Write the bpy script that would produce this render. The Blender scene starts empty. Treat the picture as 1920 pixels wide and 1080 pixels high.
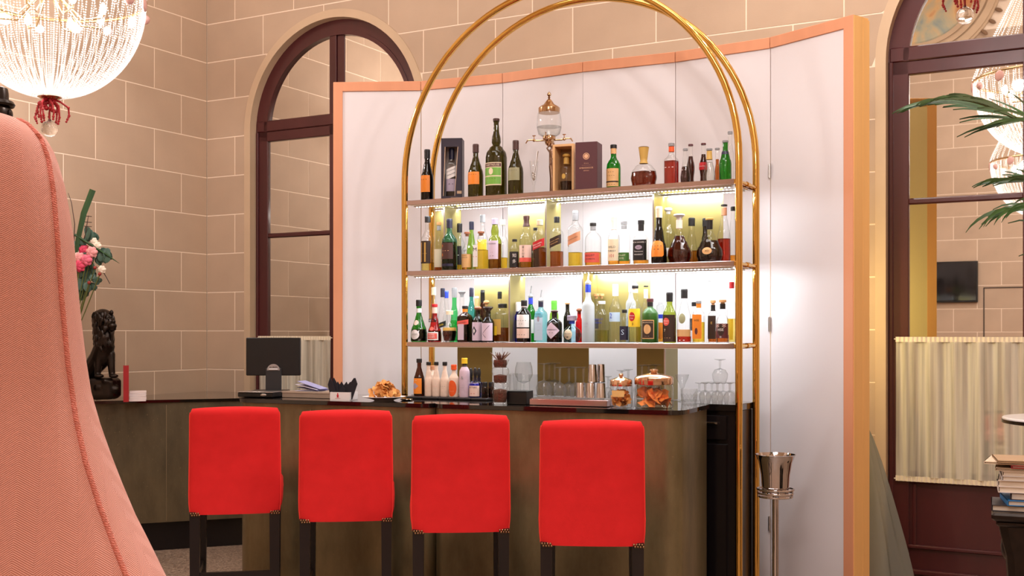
import bpy, math, random
from math import sin, cos, pi, sqrt, atan2, radians, exp, floor
from mathutils import Vector, Matrix
random.seed(7)
scene = bpy.context.scene
COL = scene.collection
# ------------------------------------------------------------------ camera, world, large lights, exposure
FPX, HOR, EYE = 2134.0, 626.0, 1.5           # focal length and horizon (1920x1080 px), eye height
cam_d = bpy.data.cameras.new('camera'); cam = bpy.data.objects.new('camera', cam_d); COL.objects.link(cam)
cam_d.sensor_width = 36.0; cam_d.lens = 36.0 * FPX / 1920.0
cam_d.shift_y = (HOR - 540.0) / 1920.0
cam_d.clip_start = 0.05
cam.location = (0, 0, EYE); cam.rotation_euler = (pi / 2, 0, 0)
scene.camera = cam
scene.view_settings.view_transform = 'Standard'; scene.view_settings.look = 'None'
scene.view_settings.gamma = 1.0; scene.view_settings.use_curve_mapping = False
scene.view_settings.exposure = 0.0
world = bpy.data.worlds.new('world'); scene.world = world; world.use_nodes = True
world.node_tree.nodes['Background'].inputs[0].default_value = (1.0, .86, .78, 1)
world.node_tree.nodes['Background'].inputs[1].default_value = 0.0
cy = scene.cycles
cy.max_bounces = 10; cy.diffuse_bounces = 4; cy.glossy_bounces = 5; cy.transmission_bounces = 8
cy.transparent_max_bounces = 40; cy.sample_clamp_indirect = 6.0; cy.caustics_reflective = False; cy.caustics_refractive = False
ROOM_H = 6.4

# room frame: C = far left corner, A = along the back wall, N = into the back wall
C = Vector((-2.434, 9.08)); A = Vector((.8769, -.4807)); N = Vector((.4807, .8769))
ROT = -atan2(.4807, .8769)
def rw(t, n=0.0, z=0.0):
    p = C + A * t + N * n
    return Vector((p.x, p.y, z))
def area(name, loc, sx, sy, power, color, rot=(0, 0, 0)):
    d = bpy.data.lights.new(name, 'AREA'); d.shape = 'RECTANGLE'; d.size = sx; d.size_y = sy
    d.energy = power; d.color = color
    o = bpy.data.objects.new(name, d); COL.objects.link(o); o.location = loc; o.rotation_euler = rot
    return o
# unseen area lights added under the ceiling to fill the hall with light
area('ceiling_fill', rw(3.2, -4.6, ROOM_H - .08), 3.6, 2.0, 118, (1, .965, .955), (0, 0, ROT))
area('ceiling_fill', rw(6.6, -6.6, ROOM_H - .08), 3.0, 2.0, 132, (1, .965, .955), (0, 0, ROT))
area('ceiling_fill', rw(4.9, -1.9, ROOM_H - .08), 3.4, .8, 44, (1, .965, .94), (0, 0, ROT))

# ------------------------------------------------------------------ materials
MATS = {}
def s2l(c):
    return tuple(((v / 12.92) if v <= .04045 else ((v + .055) / 1.055) ** 2.4) for v in c)
def rgb(r, g, b):
    return s2l((r / 255., g / 255., b / 255.))
def newmat(name):
    m = bpy.data.materials.new(name); m.use_nodes = True
    nt = m.node_tree; b = nt.nodes['Principled BSDF']
    MATS[name] = m
    return m, nt, b
def setc(b, k, v):
    b.inputs[k].default_value = (*v, 1) if isinstance(v, (tuple, list)) and len(v) == 3 else v
def mat(name, col, rough=.5, metal=0.0, noise=0.0, nscale=8.0, bump=0.0, bscale=60.0, rand=0.0, sheen=0.0, coat=0.0, stretch=(1, 1, 1), spec=None):
    if name in MATS: return MATS[name]
    m, nt, b = newmat(name)
    setc(b, 'Base Color', col); b.inputs['Roughness'].default_value = rough; b.inputs['Metallic'].default_value = metal
    if sheen: b.inputs['Sheen Weight'].default_value = sheen; b.inputs['Sheen Roughness'].default_value = .4
    if coat: b.inputs['Coat Weight'].default_value = coat; b.inputs['Coat Roughness'].default_value = .08
    if spec is not None: b.inputs['Specular IOR Level'].default_value = spec
    L = nt.links
    if noise or bump or rand:
        tc = nt.nodes.new('ShaderNodeTexCoord'); mp = nt.nodes.new('ShaderNodeMapping'); mp.inputs['Scale'].default_value = stretch
        L.new(tc.outputs['Object'], mp.inputs[0])
    if noise or rand:
        n = nt.nodes.new('ShaderNodeTexNoise'); n.inputs['Scale'].default_value = nscale; n.inputs['Detail'].default_value = 5
        L.new(mp.outputs[0], n.inputs[0])
        mr = nt.nodes.new('ShaderNodeMapRange'); mr.inputs[1].default_value = .3; mr.inputs[2].default_value = .7
        mr.inputs[3].default_value = 1 - noise; mr.inputs[4].default_value = 1 + noise
        L.new(n.outputs['Fac'], mr.inputs[0])
        val = mr.outputs[0]
        if rand:
            oi = nt.nodes.new('ShaderNodeObjectInfo')
            r2 = nt.nodes.new('ShaderNodeMapRange'); r2.inputs[3].default_value = 1 - rand; r2.inputs[4].default_value = 1 + rand
            L.new(oi.outputs['Random'], r2.inputs[0])
            mu = nt.nodes.new('ShaderNodeMath'); mu.operation = 'MULTIPLY'; L.new(val, mu.inputs[0]); L.new(r2.outputs[0], mu.inputs[1]); val = mu.outputs[0]
        mx = nt.nodes.new('ShaderNodeVectorMath'); mx.operation = 'SCALE'; mx.inputs[0].default_value = col
        L.new(val, mx.inputs['Scale']); L.new(mx.outputs[0], b.inputs['Base Color'])
    if bump:
        n2 = nt.nodes.new('ShaderNodeTexNoise'); n2.inputs['Scale'].default_value = bscale; n2.inputs['Detail'].default_value = 3
        L.new(mp.outputs[0], n2.inputs[0])
        bp = nt.nodes.new('ShaderNodeBump'); bp.inputs['Strength'].default_value = bump; bp.inputs['Distance'].default_value = .01
        L.new(n2.outputs['Fac'], bp.inputs['Height']); L.new(bp.outputs[0], b.inputs['Normal'])
    return m
def glass(name, tint=(1, 1, 1), rough=.02, refl=1.0, haze=0.0, hazecol=(1, 1, 1)):
    """thin glass wall: tinted see-through plus a fresnel reflection; edges take more tint (longer path)"""
    if name in MATS: return MATS[name]
    m, nt, b = newmat(name); nt.nodes.remove(b)
    out = nt.nodes['Material Output']; L = nt.links
    tr = nt.nodes.new('ShaderNodeBsdfTransparent')
    gl = nt.nodes.new('ShaderNodeBsdfGlossy'); gl.inputs['Roughness'].default_value = rough; gl.inputs['Color'].default_value = (refl, refl, refl, 1)
    lw = nt.nodes.new('ShaderNodeLayerWeight'); lw.inputs['Blend'].default_value = .35
    rp = nt.nodes.new('ShaderNodeMix'); rp.data_type = 'RGBA'
    edge = tuple(.30 * v ** 1.4 for v in tint)
    rp.inputs['A'].default_value = (*tint, 1); rp.inputs['B'].default_value = (*edge, 1)
    pw = nt.nodes.new('ShaderNodeMath'); pw.operation = 'POWER'; pw.inputs[1].default_value = 2.8
    L.new(lw.outputs['Facing'], pw.inputs[0]); L.new(pw.outputs[0], rp.inputs['Factor']); L.new(rp.outputs['Result'], tr.inputs[0])
    lw2 = nt.nodes.new('ShaderNodeLayerWeight'); p5 = nt.nodes.new('ShaderNodeMath'); p5.operation = 'POWER'; p5.inputs[1].default_value = 5; L.new(lw2.outputs['Facing'], p5.inputs[0])
    fr = nt.nodes.new('ShaderNodeMath'); fr.operation = 'MULTIPLY_ADD'; fr.inputs[1].default_value = .9; fr.inputs[2].default_value = .045; L.new(p5.outputs[0], fr.inputs[0])   # Schlick reflectance, same from both sides of a thin wall
    mix = nt.nodes.new('ShaderNodeMixShader'); L.new(fr.outputs[0], mix.inputs[0]); L.new(tr.outputs[0], mix.inputs[1]); L.new(gl.outputs[0], mix.inputs[2])
    last = mix.outputs[0]
    if haze:
        df = nt.nodes.new('ShaderNodeBsdfDiffuse'); df.inputs[0].default_value = (*hazecol, 1)
        tl = nt.nodes.new('ShaderNodeBsdfTranslucent'); tl.inputs[0].default_value = (*hazecol, 1)
        a = nt.nodes.new('ShaderNodeMixShader'); a.inputs[0].default_value = .5; L.new(df.outputs[0], a.inputs[1]); L.new(tl.outputs[0], a.inputs[2])
        m2 = nt.nodes.new('ShaderNodeMixShader'); m2.inputs[0].default_value = haze; L.new(last, m2.inputs[1]); L.new(a.outputs[0], m2.inputs[2]); last = m2.outputs[0]
    L.new(last, out.inputs[0])
    return m
def emit(name, col, strength):
    if name in MATS: return MATS[name]
    m, nt, b = newmat(name)
    setc(b, 'Base Color', (.8, .8, .8)); setc(b, 'Emission Color', col); b.inputs['Emission Strength'].default_value = strength
    return m
def paint(r, g, b, rough=.5):
    return mat('paint_%d_%d_%d_%d' % (r, g, b, rough * 100), rgb(r, g, b), rough)

# ------------------------------------------------------------------ mesh helper
class MB:
    def __init__(s): s.v = []; s.f = []
    def add(s, vs, fs):
        k = len(s.v); s.v += [tuple(p) for p in vs]; s.f += [tuple(i + k for i in f) for f in fs]; return s
    def box(s, c, d, rz=0.0, bev=0.0):
        hx, hy, hz = d[0] / 2, d[1] / 2, d[2] / 2
        if bev <= 0:
            P = [(-hx, -hy, -hz), (hx, -hy, -hz), (hx, hy, -hz), (-hx, hy, -hz), (-hx, -hy, hz), (hx, -hy, hz), (hx, hy, hz), (-hx, hy, hz)]
            Fc = [(0, 3, 2, 1), (4, 5, 6, 7), (0, 1, 5, 4), (1, 2, 6, 5), (2, 3, 7, 6), (3, 0, 4, 7)]
        else:
            b = min(bev, hx * .99, hy * .99, hz * .99); P = []
            def ring(ix, iy, z):
                a = len(P)
                P.extend([(-ix + b, -iy, z), (ix - b, -iy, z), (ix, -iy + b, z), (ix, iy - b, z), (ix - b, iy, z), (-ix + b, iy, z), (-ix, iy - b, z), (-ix, -iy + b, z)])
                return a
            q = b * .999
            r = [ring(hx - b + q * .0 if False else hx - b * .9, hy - b * .9, -hz), ring(hx, hy, -hz + b), ring(hx, hy, hz - b), ring(hx - b * .9, hy - b * .9, hz)]
            Fc = [tuple(r[0] + i for i in range(7, -1, -1)), tuple(r[3] + i for i in range(8))]
            for k in range(3):
                for i in range(8):
                    j = (i + 1) % 8; Fc.append((r[k] + i, r[k] + j, r[k + 1] + j, r[k + 1] + i))
        cs, sn = cos(rz), sin(rz)
        return s.add([(c[0] + x * cs - y * sn, c[1] + x * sn + y * cs, c[2] + z) for x, y, z in P], Fc)
    def lathe(s, prof, n=24, c=(0, 0, 0), power=None, sy=1.0, closed=True):
        """prof: list of (r, z[, superellipse power]); caps both ends when closed"""
        vs = []; fs = []
        for q in prof:
            r, z = q[0], q[1]; pw = q[2] if len(q) > 2 else (power or 2)
            for i in range(n):
                a = 2 * pi * (i + .5) / n
                k = sup(a, pw)
                vs.append((c[0] + r * k * cos(a), c[1] + r * k * sin(a) * sy, c[2] + z))
        m = len(prof)
        for j in range(m - 1):
            for i in range(n):
                i2 = (i + 1) % n; fs.append((j * n + i, j * n + i2, (j + 1) * n + i2, (j + 1) * n + i))
        if closed:
            fs.append(tuple(range(n - 1, -1, -1))); fs.append(tuple((m - 1) * n + i for i in range(n)))
        return s.add(vs, fs)
    def tube(s, path, r, n=10, cap=True, closed=False):
        P = [Vector(p) for p in path]; m = len(P); vs = []; fs = []
        rr = r if isinstance(r, (list, tuple)) else [r] * m
        up = Vector((0, 0, 1)); prev = None
        for i, p in enumerate(P):
            if closed: d = (P[(i + 1) % m] - P[i - 1])
            else: d = (P[min(i + 1, m - 1)] - P[max(i - 1, 0)])
            d.normalize()
            if prev is None:
                a = d.cross(up)
                if a.length < 1e-3: a = d.cross(Vector((1, 0, 0)))
            else: a = prev - d * prev.dot(d)
            a.normalize(); b = d.cross(a); prev = a
            for k in range(n):
                t = 2 * pi * k / n; q = p + (a * cos(t) + b * sin(t)) * rr[i]; vs.append(tuple(q))
        for i in range(m if closed else m - 1):
            j = (i + 1) % m
            for k in range(n):
                k2 = (k + 1) % n; fs.append((i * n + k, i * n + k2, j * n + k2, j * n + k))
        if cap and not closed:
            fs.append(tuple(range(n - 1, -1, -1))); fs.append(tuple((m - 1) * n + k for k in range(n)))
        return s.add(vs, fs)
    def prism(s, poly, z0, z1):
        """poly in x,y (counter clockwise), extruded in z"""
        n = len(poly)
        vs = [(x, y, z0) for x, y in poly] + [(x, y, z1) for x, y in poly]
        fs = [tuple(range(n - 1, -1, -1)), tuple(range(n, 2 * n))] + [(i, (i + 1) % n, n + (i + 1) % n, n + i) for i in range(n)]
        return s.add(vs, fs)
    def prism_y(s, poly, y0, y1):
        """poly in x,z extruded in y (y0 = front)"""
        n = len(poly)
        vs = [(x, y0, z) for x, z in poly] + [(x, y1, z) for x, z in poly]
        fs = [tuple(range(n)), tuple(range(2 * n - 1, n - 1, -1))] + [((i + 1) % n, i, n + i, n + (i + 1) % n) for i in range(n)]
        return s.add(vs, fs)
    def grid(s, fn, nu, nv, closed_u=False):
        vs = [fn(i / (nu if closed_u else nu - 1), j / (nv - 1)) for j in range(nv) for i in range(nu)]
        fs = []
        for j in range(nv - 1):
            for i in range(nu if closed_u else nu - 1):
                i2 = (i + 1) % nu; fs.append((j * nu + i, j * nu + i2, (j + 1) * nu + i2, (j + 1) * nu + i))
        return s.add(vs, fs)
    def ball(s, c, r, n=12, m=8, rz=0.0, ry=0.0, rx=0.0):
        if not isinstance(r, (tuple, list)): r = (r, r, r)
        R = Matrix.Rotation(rz, 3, 'Z') @ Matrix.Rotation(ry, 3, 'Y') @ Matrix.Rotation(rx, 3, 'X'); cv = Vector(c)
        vs = []; fs = []
        vs.append(tuple(cv + R @ Vector((0, 0, -r[2]))))
        for j in range(1, m):
            ph = -pi / 2 + pi * j / m
            for i in range(n):
                th = 2 * pi * i / n
                vs.append(tuple(cv + R @ Vector((r[0] * cos(ph) * cos(th), r[1] * cos(ph) * sin(th), r[2] * sin(ph)))))
        vs.append(tuple(cv + R @ Vector((0, 0, r[2])))); last = len(vs) - 1
        for i in range(n):
            i2 = (i + 1) % n; fs.append((0, 1 + i2, 1 + i)); fs.append((last, 1 + (m - 2) * n + i, 1 + (m - 2) * n + i2))
            for j in range(m - 2): fs.append((1 + j * n + i, 1 + j * n + i2, 1 + (j + 1) * n + i2, 1 + (j + 1) * n + i))
        return s.add(vs, fs)
    def limb(s, pts, rad, n=10):
        """tapered rounded limb: tube plus end balls"""
        s.tube(pts, rad, n); s.ball(pts[0], rad[0], n, 6); s.ball(pts[-1], rad[-1], n, 6); return s
    def mesh(s, name, smooth=True, ang=35):
        me = bpy.data.meshes.new(name); me.from_pydata(s.v, [], s.f); me.update()
        if smooth:
            me.shade_smooth(); me.set_sharp_from_angle(angle=radians(ang))
        return me
def sup(a, pw):
    if pw <= 2.01: return 1.0
    return 1.0 / (abs(cos(a)) ** pw + abs(sin(a)) ** pw) ** (1.0 / pw)
def link(name, me, m, parent=None, loc=(0, 0, 0), rz=0.0):
    o = bpy.data.objects.new(name, me); COL.objects.link(o)
    if m is not None and (not me.materials): me.materials.append(m)
    if parent is not None: o.parent = parent
    o.location = loc; o.rotation_euler = (0, 0, rz)
    return o
def obj(name, mb, m, parent=None, loc=(0, 0, 0), rz=0.0, smooth=True, ang=35):
    return link(name, mb.mesh(name, smooth, ang), m, parent, loc, rz)
def tag(o, label=None, cat=None, group=None, kind=None):
    if label: o['label'] = label
    if cat: o['category'] = cat
    if group: o['group'] = group
    if kind: o['kind'] = kind
    return o
def thing(name, label, cat, loc=(0, 0, 0), rz=0.0, group=None):
    o = bpy.data.objects.new(name, None); COL.objects.link(o); o.empty_display_size = .05
    o.location = loc; o.rotation_euler = (0, 0, rz)
    return tag(o, label, cat, group)
def copy_tree(o, parent=None):
    c = o.copy(); COL.objects.link(c); c.parent = parent
    for ch in list(o.children): copy_tree(ch, c)
    return c
def ray(px, Y, py=None):
    """the place at distance Y seen under a picture column (and row)"""
    x = (px - 960.0) / FPX * Y
    return Vector((x, Y, EYE + (HOR - py) / FPX * Y)) if py is not None else Vector((x, Y, 0))
def on_line(px, O, D, M, s):
    """distance along a straight edge (origin O, direction D), set back s along M, seen under column px"""
    r = (px - 960.0) / FPX; o = O + M * s
    u = (o.y * r - o.x) / (D.x - D.y * r)
    return u, o + D * u
TXT = {}
def text_shape(st, bold=False):
    if st in TXT: return TXT[st]
    cu = bpy.data.curves.new('t', 'FONT'); cu.body = st; cu.size = 1.0; cu.align_x = 'CENTER'; cu.align_y = 'CENTER'; cu.resolution_u = 2
    o = bpy.data.objects.new('t', cu); COL.objects.link(o)
    dg = bpy.context.evaluated_depsgraph_get()
    ev = o.evaluated_get(dg); me = ev.to_mesh()
    vs = [tuple(v.co) for v in me.vertices]; fs = [tuple(p.vertices) for p in me.polygons]
    ev.to_mesh_clear(); bpy.data.objects.remove(o); bpy.data.curves.remove(cu)
    if vs:
        x0 = min(v[0] for v in vs); x1 = max(v[0] for v in vs); y0 = min(v[1] for v in vs); y1 = max(v[1] for v in vs)
        vs = [((v[0] - (x0 + x1) / 2), (v[1] - (y0 + y1) / 2)) for v in vs]
        w, h = x1 - x0, y1 - y0
    else: w = h = 1
    TXT[st] = (vs, fs, w, h)
    return TXT[st]
def flat_text(st, width, o, ux, uz, nrm, lift=.0006):
    """lettering laid on a plane: o centre, ux / uz unit axes, nrm outward"""
    vs, fs, w, h = text_shape(st); k = width / w
    return MB().add([tuple(o + ux * (x * k) + uz * (y * k) + nrm * lift) for x, y in vs], fs)

# ------------------------------------------------------------------ surfaces
stone = mat('stone_block', rgb(192, 166, 142), .75, noise=.055, nscale=3.0, rand=.035, bump=.05, bscale=120)
mortar = mat('mortar', rgb(246, 226, 204), .8)
stone_trim = mat('stone_trim', rgb(205, 178, 148), .7, noise=.05, nscale=4)
mahog = mat('mahogany', rgb(74, 27, 30), .32, noise=.18, nscale=5, stretch=(1, 1, .15), coat=.3)
mirror = mat('mirror_glass', (.86, .84, .80), .012, 1.0)
frame_wood = mat('screen_wood', rgb(218, 150, 112), .5, noise=.06, nscale=9, stretch=(1, 1, .08))
end_wood = mat('screen_edge_wood', rgb(240, 188, 118), .45, noise=.07, nscale=9, stretch=(1, 1, .08))
screen_white = mat('screen_white', rgb(226, 219, 221), .38, noise=.012, nscale=2.5)
brass = mat('polished_brass', rgb(226, 182, 98), .07, 1.0)
copper = mat('polished_copper_edge', rgb(186, 166, 164), .14, 1.0)
gold_panel = mat('brushed_gold_panel', rgb(166, 152, 92), .36, .5, noise=.08, nscale=3)
steel = mat('polished_steel', rgb(205, 200, 200), .08, 1.0)
steel_b = mat('brushed_steel', rgb(190, 186, 184), .3, 1.0)
black_gloss = mat('black_glass_top', rgb(16, 12, 12), .05, coat=.5)
black_wood = mat('black_lacquer', rgb(18, 14, 16), .22)
black_mat = mat('matt_black', rgb(6, 5, 6), .4)
bronze_dark = mat('patinated_bronze', rgb(40, 30, 24), .3, .6, noise=.25, nscale=25)
def patina(name, base, hi, rough, metal):
    m, nt, b = newmat(name); L = nt.links
    tc = nt.nodes.new('ShaderNodeTexCoord'); mp = nt.nodes.new('ShaderNodeMapping'); mp.inputs['Scale'].default_value = (1.2, 1.2, .45)
    L.new(tc.outputs['Object'], mp.inputs[0])
    n = nt.nodes.new('ShaderNodeTexNoise'); n.inputs['Scale'].default_value = 3.2; n.inputs['Detail'].default_value = 8; n.inputs['Roughness'].default_value = .65
    L.new(mp.outputs[0], n.inputs[0])
    cr = nt.nodes.new('ShaderNodeValToRGB'); cr.color_ramp.elements[0].position = .32; cr.color_ramp.elements[1].position = .72
    cr.color_ramp.elements[0].color = (*base, 1); cr.color_ramp.elements[1].color = (*hi, 1)
    L.new(n.outputs['Fac'], cr.inputs[0])
    n2 = nt.nodes.new('ShaderNodeTexNoise'); n2.inputs['Scale'].default_value = 90; L.new(tc.outputs['Object'], n2.inputs[0])
    c2 = nt.nodes.new('ShaderNodeValToRGB'); c2.color_ramp.elements[0].position = .70; c2.color_ramp.elements[1].position = .78
    c2.color_ramp.elements[0].color = (0, 0, 0, 1); c2.color_ramp.elements[1].color = (.35, .35, .35, 1); L.new(n2.outputs['Fac'], c2.inputs[0])
    mx = nt.nodes.new('ShaderNodeMix'); mx.data_type = 'RGBA'; L.new(c2.outputs[0], mx.inputs['Factor']); L.new(cr.outputs[0], mx.inputs['A']); mx.inputs['B'].default_value = (*rgb(196, 170, 112), 1)
    L.new(mx.outputs['Result'], b.inputs['Base Color']); b.inputs['Roughness'].default_value = rough; b.inputs['Metallic'].default_value = metal
    return m
bar_bronze = patina('bar_front_bronze', rgb(96, 84, 58), rgb(142, 128, 94), .38, .5)
counter_bronze = patina('counter_front_bronze', rgb(70, 61, 44), rgb(112, 98, 72), .45, .4)
def terrazzo():
    m, nt, b = newmat('terrazzo_floor'); L = nt.links
    tc = nt.nodes.new('ShaderNodeTexCoord'); v = nt.nodes.new('ShaderNodeTexVoronoi'); v.inputs['Scale'].default_value = 95
    L.new(tc.outputs['Object'], v.inputs[0])
    cr = nt.nodes.new('ShaderNodeValToRGB'); e = cr.color_ramp.elements
    e[0].position = 0; e[0].color = (*rgb(112, 92, 78), 1); e[1].position = 1; e[1].color = (*rgb(190, 168, 148), 1)
    k = cr.color_ramp.elements.new(.5); k.color = (*rgb(150, 128, 110), 1)
    sp = nt.nodes.new('ShaderNodeSeparateColor'); L.new(v.outputs['Color'], sp.inputs[0]); L.new(sp.outputs[0], cr.inputs[0]); L.new(cr.outputs[0], b.inputs['Base Color'])
    b.inputs['Roughness'].default_value = .35
    return m
floor_m = terrazzo()

# ------------------------------------------------------------------ the room
CH, BL, LBL = .305, .588, .554               # course height, block lengths of back and side walls
DOORS = [1.235, 6.017]; R_OUT, R_IN, SPR = .8415, .782, 3.075
ROOM_W, ROOM_D = 9.6, 9.1
JG = .0045
def zc(t, cs=DOORS, R=R_OUT):
    for c in cs:
        d = abs(t - c)
        if d < R: return SPR + sqrt(R * R - d * d)
    return None
def wall_plane(parent_name, length, doors, loc, rz, axis_flip=1):
    """mortar bed with arched openings"""
    mb = MB(); ts = [0, length]
    for c in doors:
        ts += [c + R_OUT * sin(-pi / 2 + pi * i / 40) for i in range(41)]
    ts = sorted(ts)
    for a, b in zip(ts[:-1], ts[1:]):
        if b - a < 1e-6: continue
        mid = zc((a + b) / 2, doors)
        za = zb = 0.0
        if mid is not None:
            za = zc(a + 1e-7, doors) or SPR; zb = zc(b - 1e-7, doors) or SPR
        mb.add([(a, .002, za), (b, .002, zb), (b, .002, ROOM_H), (a, .002, ROOM_H)], [(0, 1, 2, 3)])
    w = obj(parent_name, mb, mortar, None, loc, rz, smooth=False)
    return tag(w, kind='structure')
BOXC = {}
def block(parent, a, b, z0, z1, doors=()):
    a += JG; b -= JG; z0 += JG; z1 -= JG
    if b - a < .02: return
    arch = [c for c in doors if b > c - R_OUT and a < c + R_OUT]
    if arch:
        c = arch[0]
        if z0 < SPR - .05:
            if a < c - R_OUT < b: b = c - R_OUT
            elif a < c + R_OUT < b: a = c + R_OUT
            else: return
            arch = []
        else:
            n = 28; top = []; bot = []
            for i in range(n + 1):
                t = a + (b - a) * i / n; q = zc(t, [c]); q = z0 if q is None else max(z0, q)
                if q < z1 - .001: bot.append((t, q))
            if len(bot) < 2: return
            poly = bot + [(bot[-1][0], z1), (bot[0][0], z1)]
            obj('stone_block', MB().prism_y(poly, 0, .02), stone, parent, smooth=False); return
    key = (round(b - a, 4), round(z1 - z0, 4))
    if key not in BOXC:
        w, h = key
        e = .0025
        mb = MB().add([(0, 0, 0), (w, 0, 0), (w, 0, h), (0, 0, h), (0, .002, 0), (w, .002, 0), (w, .002, h), (0, .002, h)], [(0, 1, 2, 3), (0, 4, 5, 1), (1, 5, 6, 2), (2, 6, 7, 3), (3, 7, 4, 0)])
        BOXC[key] = mb.mesh('stone_block', False); BOXC[key].materials.append(stone)
    link('stone_block', BOXC[key], None, parent, (a, 0, z0))
def courses(parent, length, L, odd, even, doors=(), r0=0, r1=20, t_min=0.0, t_max=None):
    t_max = t_max or length
    for n in range(r0, r1):
        z0 = n * CH; z1 = min(z0 + CH, ROOM_H)
        if z1 - z0 < .05: break
        off = (odd if n % 2 else even)
        ts = [off + L * k for k in range(-2, int(length / L) + 3)]
        ts = [0] + [t for t in ts if .03 < t < length - .03] + [length]
        for a, b in zip(ts[:-1], ts[1:]):
            if b > t_min and a < t_max: block(parent, a, b, z0, z1, doors)
wall_back = wall_plane('wall_back', ROOM_W, DOORS, rw(0), ROT)
courses(wall_back, ROOM_W, BL, .293, .58, DOORS, 0, 15, 0, 7.2)
# left wall: its frame runs away from the far corner
LR = atan2(-.8769, -.4807)
wl = MB().add([(0, -.002, 0), (ROOM_D, -.002, 0), (ROOM_D, -.002, ROOM_H), (0, -.002, ROOM_H)], [(3, 2, 1, 0)])
wall_left = tag(obj('wall_left', wl, mortar, None, rw(0), LR, smooth=False), kind='structure')
def flip_courses(parent, length, L, odd, even, r0, r1, t0, t1, doors=()):
    # same blocks, face on the other side of the local x axis
    hold = bpy.data.objects.new
    for n in range(r0, r1):
        z0 = n * CH; z1 = z0 + CH; off = odd if n % 2 else even
        ts = sorted([off + L * k for k in range(-2, int(length / L) + 3)]); ts = [0] + [t for t in ts if .03 < t < length - .03] + [length]
        for a, b in zip(ts[:-1], ts[1:]):
            if b <= t0 or a >= t1: continue
            a2, b2 = a + JG, b - JG; key = ('f', round(b2 - a2, 4), round(CH - 2 * JG, 4))
            if key not in BOXC:
                w, h = key[1], key[2]
                BOXC[key] = MB().add([(0, 0, 0), (w, 0, 0), (w, 0, h), (0, 0, h), (0, -.002, 0), (w, -.002, 0), (w, -.002, h), (0, -.002, h)], [(3, 2, 1, 0), (1, 5, 4, 0), (2, 6, 5, 1), (3, 7, 6, 2), (0, 4, 7, 3)]).mesh('stone_block', False)
                BOXC[key].materials.append(stone)
            link('stone_block', BOXC[key], None, parent, (a2, 0, z0 + JG))
flip_courses(wall_left, ROOM_D, LBL, 0.0, .277, 0, 17, 0, 5.2)
# front wall behind the viewer, seen in the mirrors
def fw(t, n=0.0, z=0.0): return rw(t, -ROOM_D + n, z)
wf = MB().add([(0, -.002, 0), (ROOM_W, -.002, 0), (ROOM_W, -.002, ROOM_H), (0, -.002, ROOM_H)], [(3, 2, 1, 0)])
wall_front = tag(obj('wall_front', wf, mortar, None, fw(0), ROT, smooth=False), kind='structure')
flip_courses(wall_front, ROOM_W, BL, .26, .26 + BL / 2, 1, 18, 2.4, 7.4)
wr = MB().add([(ROOM_W, -ROOM_D, 0), (ROOM_W, 0, 0), (ROOM_W, 0, ROOM_H), (ROOM_W, -ROOM_D, ROOM_H)], [(0, 1, 2, 3)])
tag(obj('wall_right', wr, stone, None, rw(0), ROT, smooth=False), kind='structure')
tag(obj('floor', MB().add([(-.3, -ROOM_D - .2, 0), (ROOM_W + .2, -ROOM_D - .2, 0), (ROOM_W + .2, .3, 0), (-.3, .3, 0)], [(0, 1, 2, 3)]), floor_m, None, rw(0), ROT, smooth=False), kind='structure')
tag(obj('ceiling', MB().add([(0, -ROOM_D, ROOM_H), (ROOM_W, -ROOM_D, ROOM_H), (ROOM_W, .2, ROOM_H), (0, .2, ROOM_H)], [(3, 2, 1, 0)]), stone_trim, None, rw(0), ROT, smooth=False), kind='structure')

# ---- arched mirror doors
pane_m = mirror
def arc_pts(R, a0, a1, n): return [(R * cos(a0 + (a1 - a0) * i / n), R * sin(a0 + (a1 - a0) * i / n)) for i in range(n + 1)]
def ring_band(mb, R0, R1, y0, y1, a0=0.0, a1=pi, n=40, z=SPR):
    o = arc_pts(R1, a0, a1, n); i = arc_pts(R0, a0, a1, n)
    vs = []
    for (x, q) in o: vs += [(x, y0, z + q), (x, y1, z + q)]
    for (x, q) in i: vs += [(x, y0, z + q), (x, y1, z + q)]
    k = 2 * (n + 1); fs = []
    for j in range(n):
        a = 2 * j
        fs += [(a, a + 2, k + a + 2, k + a)[::-1], (a + 1, a + 3, a + 2, a), (k + a, k + a + 2, k + a + 3, k + a + 1), (k + a + 1, k + a + 3, a + 3, a + 1)[::-1]]
    return mb.add(vs, fs)
def half_disc(mb, R, x0, x1, y, z):
    n = 24; pts = [(x0 + (x1 - x0) * i / n) for i in range(n + 1)]
    poly = [(x, SPR + sqrt(max(R * R - x * x, 0))) for x in pts if SPR + sqrt(max(R * R - x * x, 0)) > z + .003]
    vs = [(x, y, q) for x, q in poly] + [(x, y, z) for x, q in poly]; m = len(poly)
    return mb.add(vs, [(i, m + i, m + i + 1, i + 1) for i in range(m - 1)])
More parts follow.
